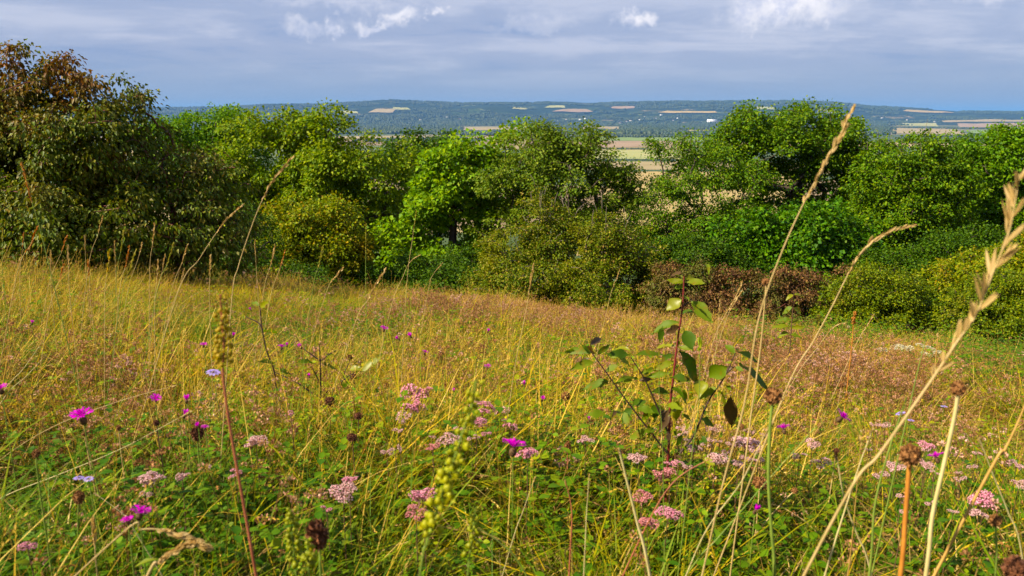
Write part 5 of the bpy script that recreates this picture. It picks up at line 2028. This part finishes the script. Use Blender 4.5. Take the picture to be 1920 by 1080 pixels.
grass_stalk([(1205, 1000), (1262, 905), (1330, 860)][::-1], 1.2, 'slanting rusty straw beside the rose marjoram', head=.012, sp=.005, spw=.001, rad=.0015, stem=S_rust)
grass_stalk([(1440, 800), (1392, 900), (1330, 985), (1290, 1070)], 1.15, 'long thin straw sweeping down left of the green stemmed seed head', head=.02, sp=.006, spw=.001, rad=.0011, stem=S_pale)
grass_stalk([(1530, 800), (1440, 900), (1345, 1010), (1300, 1060)], 1.2, 'green straw sweeping low between the seed head stems', head=.02, sp=.006, spw=.001, rad=.0012, stem=S_green, mat=F_greengold)
grass_stalk([(1060, 900), (1072, 960), (1068, 1060)], 1.2, 'pinkish bare straw upright at the bottom centre', head=.01, sp=.004, spw=.001, rad=.0017, stem=S_rust)
grass_stalk([(1105, 890), (1100, 960), (1095, 1070)], 1.2, 'pale straight straw right of the pinkish one', head=.01, sp=.004, spw=.001, rad=.0012, stem=S_pale)
grass_stalk([(1003, 895), (980, 960), (962, 1010)], 1.35, 'reddish twig of straw leaning right under the bright knapweed', head=.01, sp=.004, spw=.001, rad=.0010, stem=S_pale)
grass_stalk([(898, 990), (940, 1020), (985, 1075)], 1.05, 'bent green stem curving to the bottom centre', head=.01, sp=.004, spw=.001, rad=.0016, stem=S_green, mat=F_greengold)
# bowed straws over the lower left
grass_stalk([(330, 722), (215, 755), (100, 800), (10, 855)], 2.0, 'long flattened straw lying across the left of the meadow', head=.04, sp=.006, spw=.001, rad=.0011, stem=S_straw)
grass_stalk([(360, 770), (230, 840), (110, 890), (0, 935)], 1.7, 'longer flattened straw lying just below it toward the left corner', head=.04, sp=.006, spw=.001, rad=.0012, stem=S_pale)
grass_stalk([(80, 640), (45, 690), (0, 745)], 1.9, 'pale straw leaning right from the left frame edge', head=.02, sp=.005, spw=.001, rad=.0012, stem=S_pale)
grass_stalk([(82, 670), (50, 705), (5, 750)], 1.85, 'second pale straw just under the one at the left frame edge', head=.02, sp=.005, spw=.001, rad=.0012, stem=S_pale)
grass_stalk([(393, 1027), (345, 1005), (300, 993), (262, 993), (225, 1003)], .95, 'fat cream grass plume bowed over to the right near the bottom left', head=.07, sp=.013, spw=.0026, rad=.0012, loose=.3, gap=.16)
grass_stalk([(372, 1015), (330, 1030), (298, 1055), (272, 1090)], .85, 'soft tan grass plume reaching up from the bottom left edge', head=.055, sp=.010, spw=.0030, rad=.0022, mat=F_straw, loose=.2, gap=.14)
grass_stalk([(176, 972), (178, 1010), (182, 1075)], 1.1, 'small upright cream plume left of the bowed plumes', head=.045, sp=.009, spw=.0018, rad=.0013, mat=F_straw, loose=.3, gap=.2)
grass_stalk([(178, 925), (232, 965), (246, 985)], 1.3, 'white bare straw pointing at the low magenta knapweed', head=.01, sp=.004, spw=.0008, rad=.0011, stem=S_pale)

# row of heads along the shaded left edge of the meadow
left_row = [(71, 424, 'F', 'rusty'), (44, 437, 'F', 'rusty'), (22, 458, 'G', 'thick green gold'), (126, 441, 'F', 'slim rusty'), (193, 405, 'S', 'tall pale'), (159, 442, 'S', 'short pale'),
            (128, 461, 'S', 'nodding pale'), (206, 468, 'Y', 'yellow slanting'), (232, 433, 'G', 'thin green'), (290, 420, 'S', 'tall upright pale'), (267, 455, 'S', 'upright straw'),
            (243, 462, 'F', 'orange'), (166, 487, 'F', 'short orange'), (120, 495, 'F', 'low orange'), (297, 487, 'S', 'thin grey'), (326, 457, 'G', 'wispy green'), (352, 458, 'S', 'hooked grey'),
            (346, 505, 'S', 'leaning straw'), (255, 467, 'G', 'leaning green gold'), (215, 452, 'S', 'arched grey'), (516, 460, 'S', 'pale upright'), (534, 470, 'F', 'orange leaning'),
            (606, 460, 'G', 'green leaning'), (478, 450, 'S', 'small straw'), (5, 428, 'G', 'blurred green'), (95, 470, 'S', 'short straw'), (310, 478, 'S', 'curved straw'), (395, 478, 'S', 'lone straw')]
for i, (u, v, k, w) in enumerate(left_row):
    rg_ = rngp(900 + i)
    mt = {'F': F_rust, 'S': F_straw, 'G': F_greengold, 'Y': F_podo}[k]
    dx = rg_.uniform(-38, 5)
    yy_ = rg_.uniform(2.6, 4.4)
    side = 'before the dark shrub' if u < 400 else 'at the meadow edge right of the shrubs'
    beside = ['at the far left', 'left of the tall pale stalk', 'near the tall pale stalk', 'below the reddish shrub', 'before the lower shrub']
    where = beside[0] if u < 60 else beside[1] if u < 160 else beside[2] if u < 220 else beside[3] if u < 300 else beside[4] if u < 400 else 'under the golden bush' if u > 560 else 'right of the lower shrub'
    grass_stalk([(u, v), (u + dx * .35, v + 34), (u + dx, v + 85)], yy_, '%s grass head standing %s' % (w, where), head=rg_.uniform(.06, .11), sp=.011, spw=.0022,
                mat=mt, rad=.0013, stem=S_straw if k != 'G' else S_green, loose=.35, group='grass heads along the shaded left edge')

# dock spikes
pod_spike([(1603, 584), (1600, 610), (1597, 650)], 4.2, 'rusty orange dock spike standing against the russet bush', 26, .011, F_rust, S_orange, .003, .010, 'dock', 'dock', span=.22)
pod_spike([(1758, 625), (1757, 650)], 5.0, 'short tan dock tip at the right end of the pale umbels', 8, .011, F_straw, S_gold, .004, .008, 'dock', 'dock', span=.12)
pod_spike([(413, 552), (416, 600), (420, 650), (418, 700), (428, 780), (445, 880), (463, 980), (482, 1090)], .85,
          'tall stalk with crusty yellow green top and thick rust red stem at left', 58, .0046, F_podo, S_rust, .0020, .012, 'dead stalk', 'dead_stalk', span=.30)
pod_spike([(893, 712), (885, 760), (868, 810), (852, 860), (835, 910), (815, 970), (800, 1020), (786, 1090)], .70,
          'blurred yellow green agrimony spike in front of the pink marjoram', 64, .0054, F_podbright, S_green, .0015, .010, 'agrimony', 'agrimony', drop=1, span=.62)
pod_spike([(892, 950), (888, 985), (884, 1020), (876, 1090)], .95, 'small green agrimony spike with one yellow flower at bottom centre', 26, .0058, F_pod, S_green, .0014, .009, 'agrimony', 'agrimony', span=.5)
pod_spike([(545, 955), (548, 1000), (556, 1085)], .90, 'yellow green seed spike left of the dark brown cone', 44, .0050, F_pod, S_green, .0014, .009, 'seed spike', 'mignonette', span=.55)
pod_spike([(575, 1010), (578, 1040), (580, 1090)], .85, 'shorter yellow green seed spike under the dark brown cone', 30, .0050, F_pod, S_green, .0014, .009, 'seed spike', 'mignonette', span=.55)

# ---- saplings
def c6(x, y):
    return (1050 + x / 3.375, 500 + y / 3.375)


def c3(x, y):
    return (350 + x / 4.155, 560 + y / 4.155)


LMX = {'g': F_leaf, 'd': F_leafdk, 'y': F_leafye, 'b': F_leafbr}
L6 = [((795, 100), (680, 95), 20, 'g'), ((795, 100), (915, 100), 24, 'g'), ((790, 80), (725, 50), 15, 'y'), ((790, 80), (850, 58), 14, 'y'), ((775, 205), (690, 275), 40, 'y'),
      ((820, 215), (945, 345), 42, 'g'), ((785, 400), (830, 505), 42, 'd'), ((760, 350), (600, 400), 30, 'g'), ((740, 500), (610, 495), 14, 'y'), ((720, 560), (640, 590), 24, 'd'),
      ((755, 530), (850, 705), 52, 'd'), ((745, 510), (840, 520), 16, 'g'), ((200, 545), (45, 520), 26, 'g'), ((235, 600), (70, 645), 22, 'g'), ((235, 560), (320, 490), 20, 'g'),
      ((440, 560), (300, 555), 27, 'd'), ((450, 530), (340, 510), 14, 'y'), ((460, 560), (640, 545), 22, 'g'), ((330, 720), (160, 790), 24, 'g'), ((340, 740), (490, 700), 20, 'g'),
      ((500, 680), (600, 650), 17, 'g'), ((540, 700), (700, 690), 22, 'g'), ((580, 790), (690, 800), 26, 'd'), ((455, 890), (545, 830), 34, 'd'), ((455, 890), (400, 965), 26, 'd'),
      ((940, 700), (1065, 620), 52, 'g'), ((905, 720), (885, 805), 44, 'y'), ((1110, 560), (1040, 470), 22, 'g'), ((1120, 540), (1245, 590), 26, 'g'), ((1130, 610), (1305, 745), 36, 'd'),
      ((1080, 820), (1085, 955), 44, 'b'), ((740, 840), (735, 935), 32, 'y'), ((710, 770), (795, 835), 32, 'd'), ((620, 860), (600, 950), 32, 'd'), ((300, 940), (160, 920), 30, 'g'),
      ((310, 980), (405, 900), 30, 'g'), ((1100, 980), (1135, 1030), 22, 'y'), ((720, 600), (610, 640), 26, 'g'), ((700, 700), (820, 720), 26, 'd'), ((1000, 760), (900, 830), 26, 'g'),
      ((690, 900), (640, 1010), 30, 'b'), ((480, 900), (600, 910), 24, 'g'), ((880, 960), (960, 1010), 26, 'd'), ((560, 1040), (450, 1080), 26, 'g')]
sapling('dogwood_sapling', 'leafy young dogwood with a wine red stem right of centre', 2.05,
        [[c6(785, 60), c6(775, 260), c6(745, 460), c6(715, 720), c6(695, 900), c6(690, 1080)],
         [c6(190, 530), c6(300, 680), c6(430, 860), c6(600, 1080), c6(680, 1180)],
         [c6(450, 575), c6(540, 720), c6(620, 900), c6(680, 1040)],
         [c6(1110, 545), c6(1040, 700), c6(940, 850), c6(850, 1060), c6(760, 1180)],
         [c6(840, 210), c6(790, 240), c6(770, 270)]],
        [(c6(*a), c6(*b), w / 3.375, k) for (a, b, w, k) in L6], (S_wine, S_dark), LMX, rad=.0042, seed=5)
L3 = [((680, 500), (560, 500), 20, 'g'), ((690, 540), (800, 580), 20, 'g'), ((990, 500), (860, 490), 20, 'g'), ((1000, 530), (870, 548), 16, 'y'), ((1050, 500), (1160, 545), 18, 'g'),
      ((1060, 470), (1140, 430), 14, 'g'), ((1040, 690), (960, 740), 20, 'g'), ((1200, 700), (1290, 640), 22, 'd'), ((1260, 560), (1370, 520), 24, 'y'), ((1330, 570), (1520, 470), 30, 'y'),
      ((560, 60), (510, 20), 20, 'g'), ((575, 70), (640, 20), 20, 'y'), ((590, 260), (700, 250), 20, 'g'), ((1050, 880), (960, 940), 26, 'y'), ((1060, 860), (1170, 850), 26, 'y'), ((1230, 900), (1340, 920), 26, 'g'),
      ((850, 650), (790, 600), 16, 'g'), ((900, 690), (960, 660), 16, 'g'), ((700, 830), (800, 850), 20, 'y'), ((1210, 830), (1130, 800), 22, 'g')]
sapling('dogwood_sapling', 'thin dark stemmed sapling with few leaves left of centre, leftmost of three', 2.9,
        [[c3(570, 60), c3(588, 230), c3(620, 400), c3(680, 560), c3(700, 740), c3(718, 880)],
         [c3(460, 140), c3(560, 190), c3(590, 240)], [c3(690, 575), c3(850, 650), c3(1035, 775)]],
        [(c3(*a), c3(*b), w / 4.155, k) for (a, b, w, k) in L3 if a[0] < 905 and a[1] != 490], (S_dark, S_dark), LMX, rad=.0045, seed=6)
sapling('dogwood_sapling', 'forked dark sapling standing in the middle of the left three', 2.95,
        [[c3(1030, 350), c3(1040, 480), c3(1045, 680), c3(1045, 820)],
         [c3(905, 388), c3(980, 440), c3(1040, 485)], [c3(1170, 400), c3(1100, 440), c3(1042, 485)], [c3(965, 510), c3(1005, 590), c3(1042, 670)], [c3(1200, 690), c3(1110, 710), c3(1048, 790)]],
        [(c3(*a), c3(*b), w / 4.155, k) for (a, b, w, k) in L3 if 905 <= a[0] < 1100], (S_dark, S_dark), LMX, rad=.004, seed=7)
sapling('dogwood_sapling', 'curved dark sapling, rightmost of the left three, with pale leaves', 2.8,
        [[c3(1265, 500), c3(1215, 620), c3(1190, 780), c3(1210, 920), c3(1245, 1050)], [c3(1310, 575), c3(1250, 610), c3(1205, 650)]],
        [(c3(*a), c3(*b), w / 4.155, k) for (a, b, w, k) in L3 if a[0] >= 1100], (S_dark, S_dark), LMX, rad=.0035, seed=8)


def c4(x, y):
    return (1400 + x / 2.0, 160 + y / 2.0)


L4 = [((175, 785), (150, 800), 8, 'y'), ((178, 785), (205, 790), 8, 'y'), ((172, 830), (140, 850), 10, 'g'), ((175, 830), (200, 860), 9, 'y'), ((170, 860), (145, 835), 8, 'g'),
      ((168, 880), (110, 875), 10, 'g'), ((168, 890), (200, 880), 9, 'g'), ((165, 905), (95, 900), 9, 'g'), ((165, 910), (215, 905), 9, 'y'), ((160, 930), (120, 935), 10, 'g'), ((162, 935), (205, 940), 9, 'g')]
sapling('dogwood_sapling', 'small pale green sapling against the foot of the purple brown bush', 5.2,
        [[c4(178, 770), c4(174, 830), c4(168, 900), c4(164, 960)]],
        [(c4(*a), c4(*b), w / 2.0, k) for (a, b, w, k) in L4], (S_brown, S_brown), LMX, rad=.005, seed=9)

# ---- knapweeds
for a in [
    (155, 785, 47, 'wide magenta knapweed, biggest bloom at the left of the meadow', .44),
    (262, 965, 42, 'magenta knapweed with upright petals above the bowed cream plume', .42),
    (240, 978, 26, 'ragged violet knapweed bloom touching the upright one at lower left', .41),
    (2, 732, 30, 'magenta knapweed cut by the left edge of the picture', .44),
    (291, 750, 24, 'magenta knapweed to the right of the wide one, higher up', .42),
    (350, 751, 17, 'small pinkish knapweed directly above a narrow magenta one', .42),
    (346, 779, 17, 'narrow magenta knapweed half open over the dark teasel like head', .42),
    (384, 803, 16, 'violet tufted knapweed on the dark head beside the rust red stalk', .42),
    (372, 799, 12, 'tiny violet tuft left of the violet knapweed on the dark head', .42),
    (962, 842, 52, 'vivid magenta knapweed in the middle of the foreground', .43),
    (1576, 784, 36, 'flat topped magenta knapweed right of the green stemmed seed head', .43),
    (1470, 806, 30, 'magenta knapweed almost touching the green stemmed seed head', .42),
    (1757, 860, 33, 'magenta knapweed between the brown seed globe and the pale stem', .42),
    (1416, 958, 20, 'closed magenta knapweed bud low in the right foreground', .34),
    (720, 618, 17, 'distant magenta knapweed left of a thin straw, highest of its trio', .40),
    (747, 636, 10, 'small distant knapweed, lowest of the trio left of centre', .40),
    (770, 631, 12, 'distant magenta knapweed, right end of the trio', .40),
    (797, 662, 15, 'distant knapweed with a brown head above it, centre', .40),
    (914, 689, 15, 'flat distant magenta knapweed above the pink marjoram', .40),
    (915, 622, 9, 'tiny knapweed far up the slope near the centre', .40),
    (851, 733, 9, 'tiny violet knapweed bud left of the yellow agrimony tip', .40),
    (983, 722, 12, 'tiny lilac knapweed above the vivid magenta one', .40),
    (1017, 749, 12, 'dark magenta knapweed bud right of centre', .40),
    (1105, 787, 11, 'little violet knapweed left of the leafy dogwood', .40),
    (528, 652, 17, 'distant knapweed, widest of the row between the dark saplings', .40),
    (538, 648, 9, 'tiny knapweed touching the widest of the sapling row', .40),
    (564, 651, 11, 'distant knapweed at the tip of the sapling fork', .40),
    (382, 648, 15, 'distant knapweed left of the crusty yellow stalk', .40),
    (580, 706, 9, 'tiny violet knapweed below the sapling fork', .40),
    (60, 606, 9, 'tiny magenta knapweed far up at the left', .40),
    (437, 630, 10, 'tiny violet knapweed right of the crusty yellow stalk', .40),
    (470, 581, 7, 'tiny knapweed at the tip of the leftmost dark sapling', .40),
]:
    knapweed(a[0], a[1], a[2], a[3], a[4], bud=(a[2] < 13 or a[0] in (346, 1416, 350)), tilt=(rngp(a[0]).normal(0, .25), rngp(a[1]).normal(0, .3)))

# ---- lilac scabious
for (u, v, w, lb, h) in [(400, 698, 28, 'pale lilac scabious seen edge on beside the rust red stalk', .45), (148, 896, 22, 'left petal pair of lilac scabious above the brown globe at lower left', .38),
                         (166, 898, 20, 'right lilac scabious bloom above the brown globe at lower left', .38), (1770, 762, 14, 'whitish lilac scabious far right beneath the tan seed head', .42),
                         (1688, 775, 20, 'pale lilac bloom right of the flat topped knapweed', .42), (1708, 788, 14, 'small whitish lilac bloom right of the pale one', .42)]:
    y = pick_depth(u, v, h)
    P = stem_path(u, v, y, (), nid())
    root, C = stand('scabious', lb, 'scabious', P, .0009, .0013, S_green, 'lilac scabious flowers', 5)
    Rr = w * y / F_PX / 2
    child('florets', LF[nid() % 2], root, P[0] - P[-1], Rr, (rngp(u).normal(0, .2), .1, nid()))
    child('involucre', KI[0], root, P[0] - P[-1], Rr * .5)

# ---- marjoram
for (u, v, w, k, n, lb, h) in [
    (782, 735, 60, 'pink', 5, 'broad pink marjoram head, upper of the pair left of the agrimony', .38),
    (775, 762, 46, 'pink', 4, 'rounder pink marjoram head, lower of the pair left of the agrimony', .36),
    (757, 783, 34, 'pale', 3, 'faded pinkish marjoram head under the round pink one', .34),
    (905, 766, 46, 'pink', 4, 'pink marjoram head just right of the agrimony spike tip', .37),
    (938, 768, 34, 'pale', 3, 'faded brownish marjoram right of the pink head by the agrimony', .37),
    (893, 793, 40, 'pink', 4, 'mauve marjoram head low behind the agrimony spike', .35),
    (955, 796, 34, 'pink', 3, 'small mauve marjoram above the vivid magenta knapweed', .36),
    (912, 812, 20, 'pink', 2, 'little mauve marjoram head under the mauve one', .34),
    (990, 852, 44, 'pink', 4, 'pink marjoram head pressed against the vivid magenta knapweed', .40),
    (792, 932, 52, 'pink', 4, 'dense pink marjoram head, nearest of the centre ones', .36),
    (780, 962, 46, 'rose', 4, 'rosy marjoram head directly under the dense pink one', .34),
    (655, 900, 38, 'pink', 3, 'pink marjoram head, top of the column left of centre', .36),
    (643, 922, 54, 'pale', 5, 'big loose pink marjoram head left of centre', .35),
    (612, 956, 24, 'pink', 2, 'small pink marjoram sprig above the dark brown cone', .32),
    (480, 830, 44, 'pale', 4, 'browning pale marjoram right of the rust red stalk', .36),
    (440, 888, 30, 'pink', 3, 'small pink marjoram behind the rust red stalk', .34),
    (285, 900, 50, 'pale', 5, 'pale pink marjoram cluster, left of two at lower left', .34),
    (342, 893, 30, 'pale', 3, 'pale pink marjoram cluster, right of two at lower left', .34),
    (272, 925, 26, 'pale', 2, 'small withered marjoram under the pale pink cluster', .32),
    (50, 1022, 36, 'pink', 3, 'mauve marjoram head in the bottom left corner', .34),
    (840, 825, 44, 'pale', 4, 'russet marjoram head left of the agrimony spike', .35),
    (812, 838, 30, 'rose', 3, 'small russet marjoram left of the russet head', .34),
    (545, 775, 14, 'pink', 1, 'tiny bright pink marjoram near the saplings', .38),
    (1245, 890, 46, 'rose', 4, 'rose pink marjoram head below the leafy dogwood', .37),
    (1258, 872, 30, 'pink', 2, 'mauve marjoram tip above the rose pink head', .38),
    (1205, 930, 40, 'rose', 4, 'red tinged marjoram head, leftmost of the low right group', .34),
    (1215, 978, 44, 'rose', 4, 'orange brown marjoram head under the red tinged one', .32),
    (1252, 962, 52, 'pink', 4, 'pink and brown marjoram head right of the red tinged one', .33),
    (1398, 828, 52, 'pale', 5, 'pale pink marjoram cluster left of the green stemmed seed head', .38),
    (1342, 860, 42, 'pale', 4, 'whitish marjoram cluster below the browned leaf', .37),
    (1412, 845, 34, 'pale', 3, 'lower part pale marjoram right beneath the pale pink cluster', .36),
    (1300, 842, 34, 'pale', 3, 'whitish marjoram between the dogwood and the whitish cluster', .37),
    (1385, 868, 26, 'pale', 2, 'small pale marjoram between two pale clusters', .35),
    (1523, 830, 30, 'pale', 3, 'peach coloured marjoram head right of the magenta knapweed pair', .38),
    (1540, 868, 34, 'pale', 3, 'pale marjoram under the peach coloured one', .35),
    (1500, 852, 26, 'pale', 2, 'small pale marjoram beside the green stem', .36),
    (1736, 836, 34, 'pink', 3, 'pink marjoram right behind the big brown seed globe', .40),
    (1735, 872, 34, 'pale', 3, 'flat pale marjoram under the knapweed by the pale stem', .36),
    (1680, 880, 36, 'pale', 3, 'pale marjoram left under the big brown seed globe', .36),
    (1650, 892, 30, 'pale', 2, 'small pale marjoram far under the big brown seed globe', .35),
    (1845, 938, 54, 'pink', 5, 'mauve pink marjoram cluster low at the right', .36),
    (1835, 962, 34, 'pale', 3, 'whitish marjoram just under the mauve pink cluster', .34),
    (1905, 872, 34, 'pale', 3, 'pale marjoram at the right edge above the corner', .38),
    (1912, 905, 30, 'pale', 3, 'washed out marjoram at the right edge, lower one', .37),
    (1660, 800, 26, 'pale', 2, 'small pink marjoram above the big brown seed globe to its left', .40),
    (1640, 798, 22, 'pale', 2, 'small faded marjoram left of the green stem at right', .40),
    (1195, 860, 40, 'pale', 4, 'whitish flat marjoram left of the rose pink head', .36),
    (1098, 825, 34, 'pale', 3, 'whitish marjoram between the magenta knapweed and dogwood', .37),
    (725, 850, 24, 'pale', 2, 'withered marjoram left of the russet ones', .34),
]:
    marjoram(u, v, w, lb, k, h, n)

rg_ = rngp(777)
for i in range(46):
    if i < 24:
        u, v = rg_.uniform(1260, 1440), rg_.uniform(800, 885)
    elif i < 40:
        u, v = rg_.uniform(1600, 1915), rg_.uniform(840, 965)
    else:
        u, v = rg_.uniform(740, 900), rg_.uniform(800, 870)
    marjoram(u, v, rg_.uniform(13, 24), 'small whitish marjoram sprig in the %s pale drift' % ('centre right' if i < 24 else 'far right' if i < 40 else 'middle'), 'pale', .36, 2,
             group='small whitish sprigs in the %s drift' % ('centre right' if i < 24 else 'far right' if i < 40 else 'middle'))

# ---- dry round heads
seedhead(1450, 742, 38, 'round brown seed head on a green stem right of the dogwood', [(1444, 800), (1441, 900), (1447, 1000), (1452, 1075)], 1.1, stem=S_green, rad=.0024)
seedhead(1706, 852, 50, 'biggest brown seed globe on a thick orange stem', [(1703, 900), (1697, 980), (1688, 1085)], .92, stem=S_orange, rad=.0030)
seedhead(1797, 728, 32, 'tan seed head on a thick pale stem at the right', [(1790, 780), (1768, 880), (1748, 970), (1736, 1080)], 1.0, stem=S_pale, rad=.0028)
seedhead(1866, 975, 28, 'small brown seed head low at the right on a green stem', [(1867, 1010), (1866, 1075)], 1.05, stem=S_green, rad=.0016)
seedhead(1905, 1066, 58, 'dark seed head filling the bottom right corner', [(1908, 1120)], .80, dark=True, stem=S_green, rad=.0022)
seedhead(1425, 905, 34, 'squat brown seed head behind the green stemmed one', [], None, .38, squash=.8)
seedhead(594, 1002, 50, 'dark brown cone shaped seed head at the bottom left of centre', [(600, 1040), (602, 1090)], .95, dark=True, stem=S_green, rad=.0018, squash=1.45)
seedhead(148, 932, 26, 'rust brown withered head under the lilac scabious', [(146, 990)], 1.35, stem=S_green, squash=1.2, rad=.0012)
seedhead(158, 813, 13, 'small orange brown bud under the wide magenta knapweed', [], None, .40)
seedhead(222, 802, 12, 'small brown bud right of the wide magenta knapweed', [], None, .38)
seedhead(293, 793, 14, 'dark little bud on a brown stem under the left knapweeds', [], None, .40, dark=True, stem=S_brown)
seedhead(370, 812, 26, 'dark teasel like head carrying violet tufts', [(372, 850)], None, .40, dark=True, stem=S_green, squash=1.3)
seedhead(1255, 795, 16, 'small reddish bud between the stems of the leafy dogwood', [], None, .42)
seedhead(1568, 845, 12, 'brown bud on a pale straw below the flat topped knapweed', [], None, .42, dark=True)
seedhead(1060, 743, 20, 'tan fluffy seed head right of centre on a dark stem', [(1062, 770), (1064, 800)], None, .42, stem=S_brown)
seedhead(1064, 838, 16, 'upright reddish seed head right of the vivid knapweed', [], None, .36, squash=1.8, stem=S_rust)
seedhead(1390, 800, 14, 'faded pink seed head left of the pale pink marjoram', [], None, .40)
seedhead(1437, 528, 20, 'flattened straw coloured head on a straight stem before the purple brown bush', [(1433, 580), (1425, 660), (1408, 780), (1398, 860)], 1.5, stem=S_straw, rad=.0015, squash=.6)
seedhead(1490, 920, 14, 'small orange brown head right of the green stemmed seed head', [(1460, 950)], None, .36)
seedhead(1578, 722, 12, 'tiny tan seed head in the faded patch above the flat topped knapweed', [], None, .40)
seedhead(725, 722, 10, 'tiny orange brown head among the grass left of the pink marjoram', [], None, .38)
seedhead(838, 722, 11, 'tiny tan head left of the agrimony tip', [], None, .38)
seedhead(1006, 725, 10, 'tiny orange head above the dark magenta bud', [], None, .38)
for i, (u, v, w) in enumerate([(618, 752, 22), (672, 780, 20), (655, 670, 14), (660, 820, 24), (663, 706, 14)]):
    seedhead(u, v, w, ['mauve brown faded head above the rightmost sapling foot', 'mauve brown faded head right of the rightmost sapling foot', 'small purplish faded head at the rightmost sapling tip',
                       'grey brown faded head below the three dark saplings', 'small dark faded head beside the rightmost sapling'][i], [], None, .38, dark=True, stem=S_brown, squash=.8)
seedhead(68, 850, 18, 'pale green round bud at the left edge of the foreground', [(72, 900)], 1.3, stem=S_green, rad=.0015)
# red berries
for (u, v, w, lb) in [(1566, 937, 11, 'tiny bright red fruit low at the right, left one'), (1834, 920, 9, 'tiny red fruit low at the right edge, right one')]:
    y = pick_depth(u, v, .22)
    P = stem_path(u, v, y, (), nid())
    root, C = stand('strawberry', lb, 'berry', P, .0007, .0009, S_green, 'red fruits in the grass', 4)
    m = MB()
    rg = rngp(u)
    m.blob((0, 0, 0), (.9, .9, 1.1), 8, 6, .06, rg)
    me = mesh_of(m, 'fruit', solid_mat('red_fruit', (0.6, 0.02, 0.015), (0.45, 0.01, 0.01), 200, 0.35, 0.5))
    child('fruit', me, root, P[0] - P[-1], w * y / F_PX / 2)

# ---- pale seeding umbels by the right hand edge of the meadow
def umbel_plant(u, v, w, label, y, seed):
    rg = rngp(seed)
    P = stem_path(u, v + 20, y, (), seed)
    root, C = stand('hogweed', label, 'hogweed', P, .004, .006, S_gold, 'cream hogweed umbels at the meadow edge', 6)
    top = P[0] - P[-1]
    S = w * y / F_PX
    for k in range(6):
        off = np.array([rg.uniform(-.5, .5) * S, rg.uniform(-.3, .3) * S, rg.uniform(0.02, .16) * S])
        m = MB()
        m.tube([top - [0, 0, .03], top + off * [.6, .6, .3], top + off], [.003, .002, .0015], 4)
        m.build('ray', S_gold, root)
        f = MB()
        n = 120
        d = dome(rg, n, .35)
        f.leaves(d * .8, d + rg.normal(0, .4, (n, 3)), rg.normal(size=(n, 3)) + [0, 0, 1], .24, .08, .2, 0)
        me = mesh_of(f, 'umbel', F_cream)
        child('umbel', me, root, top + off, S * .17, (rg.normal(0, .15), rg.normal(0, .15), 0))


for i, (u, v, w, lb) in enumerate([(1668, 640, 50, 'cream seeding hogweed, left one at the meadow edge'), (1705, 634, 56, 'cream seeding hogweed, middle and tallest at the meadow edge'), (1738, 644, 46, 'cream seeding hogweed, right one beside the tan dock tip')]):
    umbel_plant(u, v, w, lb, 7.0 + .3 * i, 300 + i)
